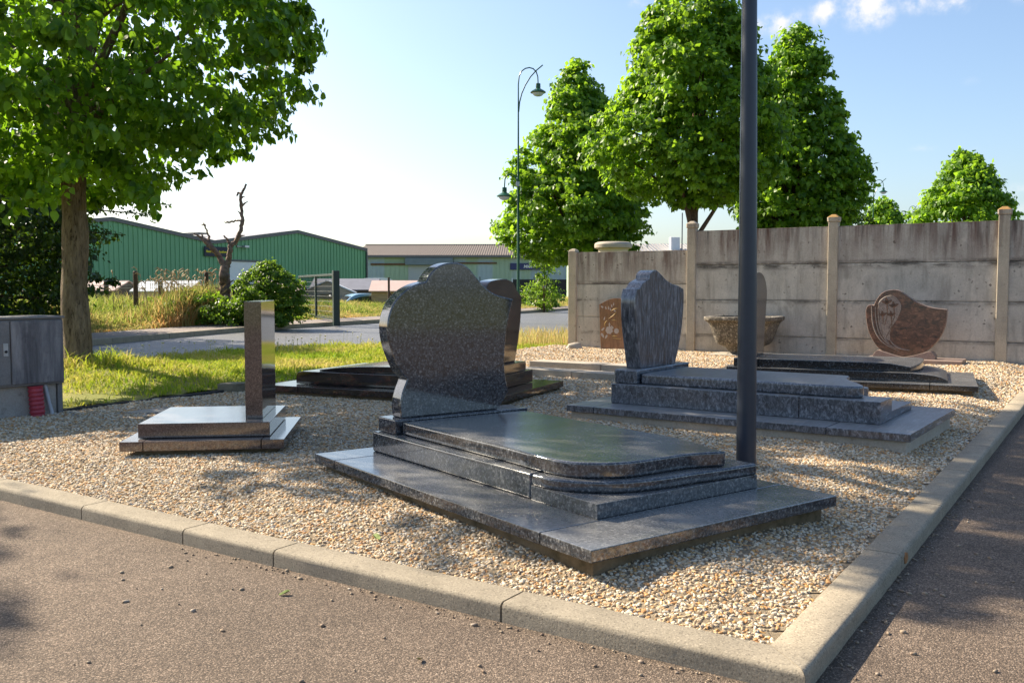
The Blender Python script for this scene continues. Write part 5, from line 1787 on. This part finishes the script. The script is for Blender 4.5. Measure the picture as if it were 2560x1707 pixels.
# pale long workshop with a tiled roof
pw = thing('workshop', 'long pale green metal workshop with a brown tiled roof behind the headstones', 'building', (-18.6, 110.0, WG), R(-1.0))
PL, PE, PR, PD = 44.0, 5.55, 7.0, 17.0
bm_obj('wall', bm_prism([(0, 0), (PD, 0), (PD, PE), (PD / 2, PR - .2), (0, PE)], 0, PL, 'yz', 0), M['clad_pale'], pw)
rb = bmesh.new()
for i in range(int(PL / .55)):
    bm_prism(rect(.1 + i * .55, -.06, .18 + i * .55, -.001), .05, PE - .3, 'xy', 0, bm=rb)
bm_obj('cladding_ribs', rb, M['clad_pale'], pw)['kind'] = 'stuff'
for s_ in (0, 1):
    q = [(-.5, PE - .12), (PD / 2, PR), (PD / 2, PR + .16), (-.5, PE + .04)]
    if s_: q = [(PD - a, b) for a, b in q]
    bm_obj('roof_slope', bm_prism(q, -.4, PL + .4, 'yz', 0), M['roof_tile'], pw)
bm_obj('ridge', bm_prism([(PD / 2 - .25, PR + .05), (PD / 2 + .25, PR + .05), (PD / 2, PR + .30)], -.4, PL + .4, 'yz', 0), M['roof_tile'], pw)
box('gutter', -.4, -.68, PE - .25, PL + .4, -.505, PE - .06, M['trim_grey'], pw, .03)
rd2 = box('roller_door', 6.2, -.1, 0, 10.6, -.062, 4.4, M['grey_plastic'], pw, .01)
for i in range(20):
    box('door_slat', 6.25, -.125, .03 + i * .218, 10.55, -.101, .03 + i * .218 + .19, M['grey_plastic'], rd2, .008)
box('door_hood', 5.9, -.75, 4.42, 11.6, -.063, 5.25, M['hood_blue'], pw, .03)
M['rust'] = plain('rusty_rail', (.14, .075, .04), .9, .3, 3)
box('rail', 1.7, -.2, 4.40, 5.88, -.063, 4.62, M['rust'], pw, .01)
box('rail', 11.62, -.2, 4.55, 16.8, -.063, 4.74, M['rust'], pw, .01)
sb = box('sign_board', 18.4, -.22, 3.85, 23.4, -.07, 4.62, M['sign_blue'], pw, .01)
lettering('lettering', 'MICHELIN', .50, M['white'], sb, (21.1, -.235, 4.22), (R(90), 0, 0), .2, .012)
ck = box('checkered_banner', 16.1, -.16, .9, 18.0, -.064, 2.75, M['sign_dark'], pw, .005)
cb = bmesh.new()
for i in range(6):
    for j in range(4):
        if (i + j) % 2 == 0:
            bm_prism(rect(16.25 + i * .27, -.172, 16.52 + i * .27, -.1605), 1.55 + j * .27, 1.82 + j * .27, 'xy', 0, bm=cb)
bm_obj('checks', cb, M['white'], ck)
for xx, w_ in ((18.7, 3.0), (22.6, 3.0)):
    op = box('open_doorway', xx, -.13, 0, xx + w_, -.063, 2.7, M['black'], pw, .005)
    box('door_frame', xx - .15, -.16, 0, xx - .003, -.064, 2.85, M['white'], op, .005)
wd_ = box('window', 26.6, -.13, 1.0, 28.6, -.063, 2.2, M['sign_dark'], pw, .005)
box('frame', 26.5, -.15, .9, 28.7, -.131, .99, M['white'], wd_, .004)
box('window', 3.5, -.1, 2.2, 4.0, -.063, 2.7, M['trim_grey'], pw, .004)
sr = box('sign_panel', 30.0, -.2, 3.1, 32.8, -.07, 5.0, M['sign_red'], pw, .01)
box('sign_stripe', 30.0, -.215, 3.1, 30.5, -.2005, 5.0, M['sign_yellow'], sr, .002)
box('sign_stripe', 30.51, -.215, 3.1, 32.8, -.2005, 3.7, M['sign_yellow'], sr, .002)

# low building with a corrugated roof behind the wall
lb_ = thing('low_building', 'low building with a grey corrugated roof just visible above the wall', 'building', (4.3, 58, WG), R(2))
bm_obj('wall', bm_prism([(0, 0), (9, 0), (9, 3.75), (4.5, 4.55), (0, 3.75)], 0, 10.5, 'yz', 0), M['clad_pale'], lb_)
for s_ in (0, 1):
    rbm = bmesh.new()
    for i in range(44):
        x0 = -.2 + i * .248
        for hh_, xa, xb in ((0, x0, x0 + .12), (.05, x0 + .12, x0 + .248)):
            q = [(-.4, 3.60 + hh_), (4.5, 4.57 + hh_), (4.5, 4.65 + hh_), (-.4, 3.68 + hh_)]
            if s_: q = [(9 - a, b) for a, b in q]
            bm_prism(q, xa, xb, 'yz', 0, bm=rbm)
    bm_obj('roof_slope', rbm, M['roof_corr'], lb_)
box('chimney', 6.15, 1.9, 3.9, 6.75, 2.5, 5.0, M['white'], lb_, .03)
tube('aerial', [(6.95, 2.2, 4.2), (6.95, 2.2, 6.6)], .04, M['trim_grey'], lb_, 6)

# capped cream pillar standing behind the wall
cp = thing('round_pillar', 'cream round pillar with a flat concrete cap rising behind the low end of the wall', 'pillar', (2.2, 20, -.05))
bm_obj('shaft', bm_lathe([(.33, 0), (.315, 1.9), (.32, 2.0), (.34, 2.03)], 28), plain('cream_render', (.50, .43, .30), .9, .08, 4), cp, 30)
bm_obj('cap', bm_lathe([(.37, 2.031), (.405, 2.05), (.41, 2.12), (.39, 2.15), (.34, 2.175)], 28), M['beam'], cp, 30)

# ------------------------------------------------------------------ street lamps
def street_lamp(label, x, y, rz=0, z0=0.0, small=False):
    t = thing('street_lamp', label, 'street lamp', (x, y, z0), rz, 'green street lamps')
    s_ = 3.35e-3
    Z = lambda yy: 1.13 + (720 - (140 + .255 * yy)) / 2290 * 30.1 - .05
    X = lambda xx: (xx - 272) * s_
    sh = [(0, 0, 0), (0, 0, .9), (0, 0, .95), (0, 0, Z(1360)), (0, 0, Z(960)), (0, 0, Z(500)), (X(272), 0, Z(300)), (X(280), 0, Z(220)), (X(305), 0, Z(170)), (X(340), 0, Z(146)), (X(378), 0, Z(138)), (X(415), 0, Z(148)), (X(445), 0, Z(178)), (X(460), 0, Z(225)), (X(463), 0, Z(290))]
    sr_ = [.075, .07, .048, .044, .030, .024, .021, .02, .02, .02, .02, .02, .02, .02, .02]
    tube('mast', sh, sr_, M['green_paint'], t, 10)
    tube('brace', [(X(276), 0, Z(560)), (X(284), 0, Z(470)), (X(305), 0, Z(385)), (X(340), 0, Z(305)), (X(390), 0, Z(225)), (X(445), 0, Z(165)), (X(508), 0, Z(113))], .02, M['green_paint'], t, 8)

    def head(cx_, zt):
        hd = bm_obj('lamp_head', bm_lathe([(.03, .0), (.075, -.005), (.08, -.06), (.072, -.07), (.08, -.08), (.08, -.13), (.075, -.16), (.12, -.19), (.20, -.235), (.255, -.28), (.25, -.30), (.19, -.302)], 20), M['green_paint'], t, 30, loc=(cx_, 0, zt))
        bm_obj('glass_bowl', bm_lathe([(.185, -.305), (.175, -.345), (.14, -.385), (.08, -.412), (.02, -.42)], 16), M['glass_dome'], hd, 60)
    head(X(463), Z(288))
    if not small:
        tube('lower_arm', [(X(262), 0, Z(1275)), (X(258), 0, Z(1215)), (X(240), 0, Z(1170)), (X(205), 0, Z(1150)), (X(165), 0, Z(1165)), (X(142), 0, Z(1205)), (X(137), 0, Z(1285))], .02, M['green_paint'], t, 8)
        box('bracket', -.075, -.05, Z(1275), .045, .05, Z(1230), M['steel'], t, .006)
        head(X(137), Z(1283))
    return t


street_lamp('tall green double street lamp behind the large headstone', .205, 30.1)
street_lamp('distant green street lamp above the wall beside the small round tree', 23.5, 60, 0, -.1, True)
street_lamp('farthest green street lamp, only its curved top above the trees', 34.0, 79, 0, -.1, True)

# ------------------------------------------------------------------ vehicles beyond the sheds
M['car_blue'] = plain('car_paint_blue', (.16, .30, .42), .25, .04, 3)
M['car_white'] = plain('car_paint_white', (.62, .63, .64), .3, .04, 3)
M['glass_dark'] = plain('car_glass', (.03, .035, .04), .06, .1, 3)


def car(name, label, cat, loc, rz, paint, van=False, box_=False):
    t = thing(name, label, cat, loc, rz)
    H_, L_ = (1.95, 4.6) if van else (1.45, 4.0)
    if van: side = crv([(-2.25, .32, 1), (-2.28, .9), (-2.22, 1.75), (-2.0, 1.93), (.4, 1.95), (1.0, 1.85), (1.55, 1.25), (2.15, 1.05), (2.3, .8), (2.28, .32, 1)], 4)
    else: side = crv([(-1.95, .30, 1), (-2.0, .62), (-1.93, .95), (-1.55, 1.32), (-1.2, 1.42), (-.1, 1.45), (.45, 1.36), (1.0, .98), (1.75, .82), (1.97, .62), (1.95, .30, 1)], 4)
    bm = bm_prism(side, -.82, .82, 'xz', .06, 3)
    for v in bm.verts:
        if v.co.z > .85: v.co.y *= 1 - .16 * (v.co.z - .85) / .6
    bm_obj('body', bm, paint, t, 40)
    top_ = H_ - .12
    for s_ in (-1, 1):
        o = [(-1.45, .98), (-1.15, 1.30), (-.15, 1.34), (.35, 1.25), (.78, .98)] if not van else [(.1, 1.2), (.1, 1.72), (.75, 1.68), (1.3, 1.25)]
        bm = bm_prism(crv(o, 2), s_ * .815 - .008, s_ * .815 + .008, 'xz', 0)
        for v in bm.verts: v.co.y *= 1 - .16 * max(0, v.co.z - .85) / .6
        bm_obj('side_window', bm, M['glass_dark'], t)
    x0, z0, x1, z1 = (.98, 1.0, .50, 1.34) if not van else (1.52, 1.29, 1.05, 1.80)
    bm = bmesh.new()
    q = [(x0 + .03, -.66, z0), (x0 + .03, .66, z0), (x1 + .03, .58, z1), (x1 + .03, -.58, z1)]
    v1 = [bm.verts.new(p) for p in q]; v2 = [bm.verts.new((p[0] - .04, p[1], p[2] - .03)) for p in q]
    bm.faces.new(v1); bm.faces.new(v2)
    for i in range(4): bm.faces.new((v1[i], v1[(i + 1) % 4], v2[(i + 1) % 4], v2[i]))
    bmesh.ops.recalc_face_normals(bm, faces=bm.faces)
    bm_obj('windscreen', bm, M['glass_dark'], t)
    for sx in (-1.25, 1.28):
        for s_ in (-1, 1):
            w_ = bm_lathe([(.20, -.1), (.29, -.1), (.31, -.06), (.31, .06), (.29, .1), (.20, .1)], 18)
            bmesh.ops.rotate(w_, verts=w_.verts, cent=(0, 0, 0), matrix=Matrix.Rotation(R(90), 3, 'X'))
            wo = bm_obj('wheel', w_, M['black'], t, 40, loc=(sx, s_ * .76, .31))
            r_ = bm_lathe([(.19, -.105), (.19, .105)], 14)
            bmesh.ops.rotate(r_, verts=r_.verts, cent=(0, 0, 0), matrix=Matrix.Rotation(R(90), 3, 'X'))
            bm_obj('rim', r_, M['steel'], wo, 40)
    for s_ in (-.6, .6):
        box('headlight', 1.9 if not van else 2.2, s_ - .16, .62, 1.985 if not van else 2.305, s_ + .16, .76, M['white'], t, .02)
    if box_:
        rb_ = thing('roof_box', 'pale roof box on the white van beside the green warehouse', 'roof box', tuple(Vector(loc) + Vector((0, 0, H_ + .02))), rz)
        bm_obj('shell', bm_prism(crv([(-1.1, .06), (-.9, .0), (.9, .0), (1.15, .1), (.9, .32), (0, .40), (-.9, .30)], 5), -.38, .38, 'xz', .08, 3), M['glass_dome'], rb_, 40)
        for xx in (-.6, .6): box('bar', xx - .03, -.6, -.05, xx + .03, .6, -.002, M['black'], rb_, .004)
    return t


car('parked_car', 'light blue car parked in the tall grass right of the gate', 'car', (-6.75, 40.5, -.56), R(205), M['car_blue'])
car('parked_van', 'white van with a roof box between green warehouse and pale workshop', 'van', (-8.9, 60, -.55), R(8), M['car_white'], True, True)
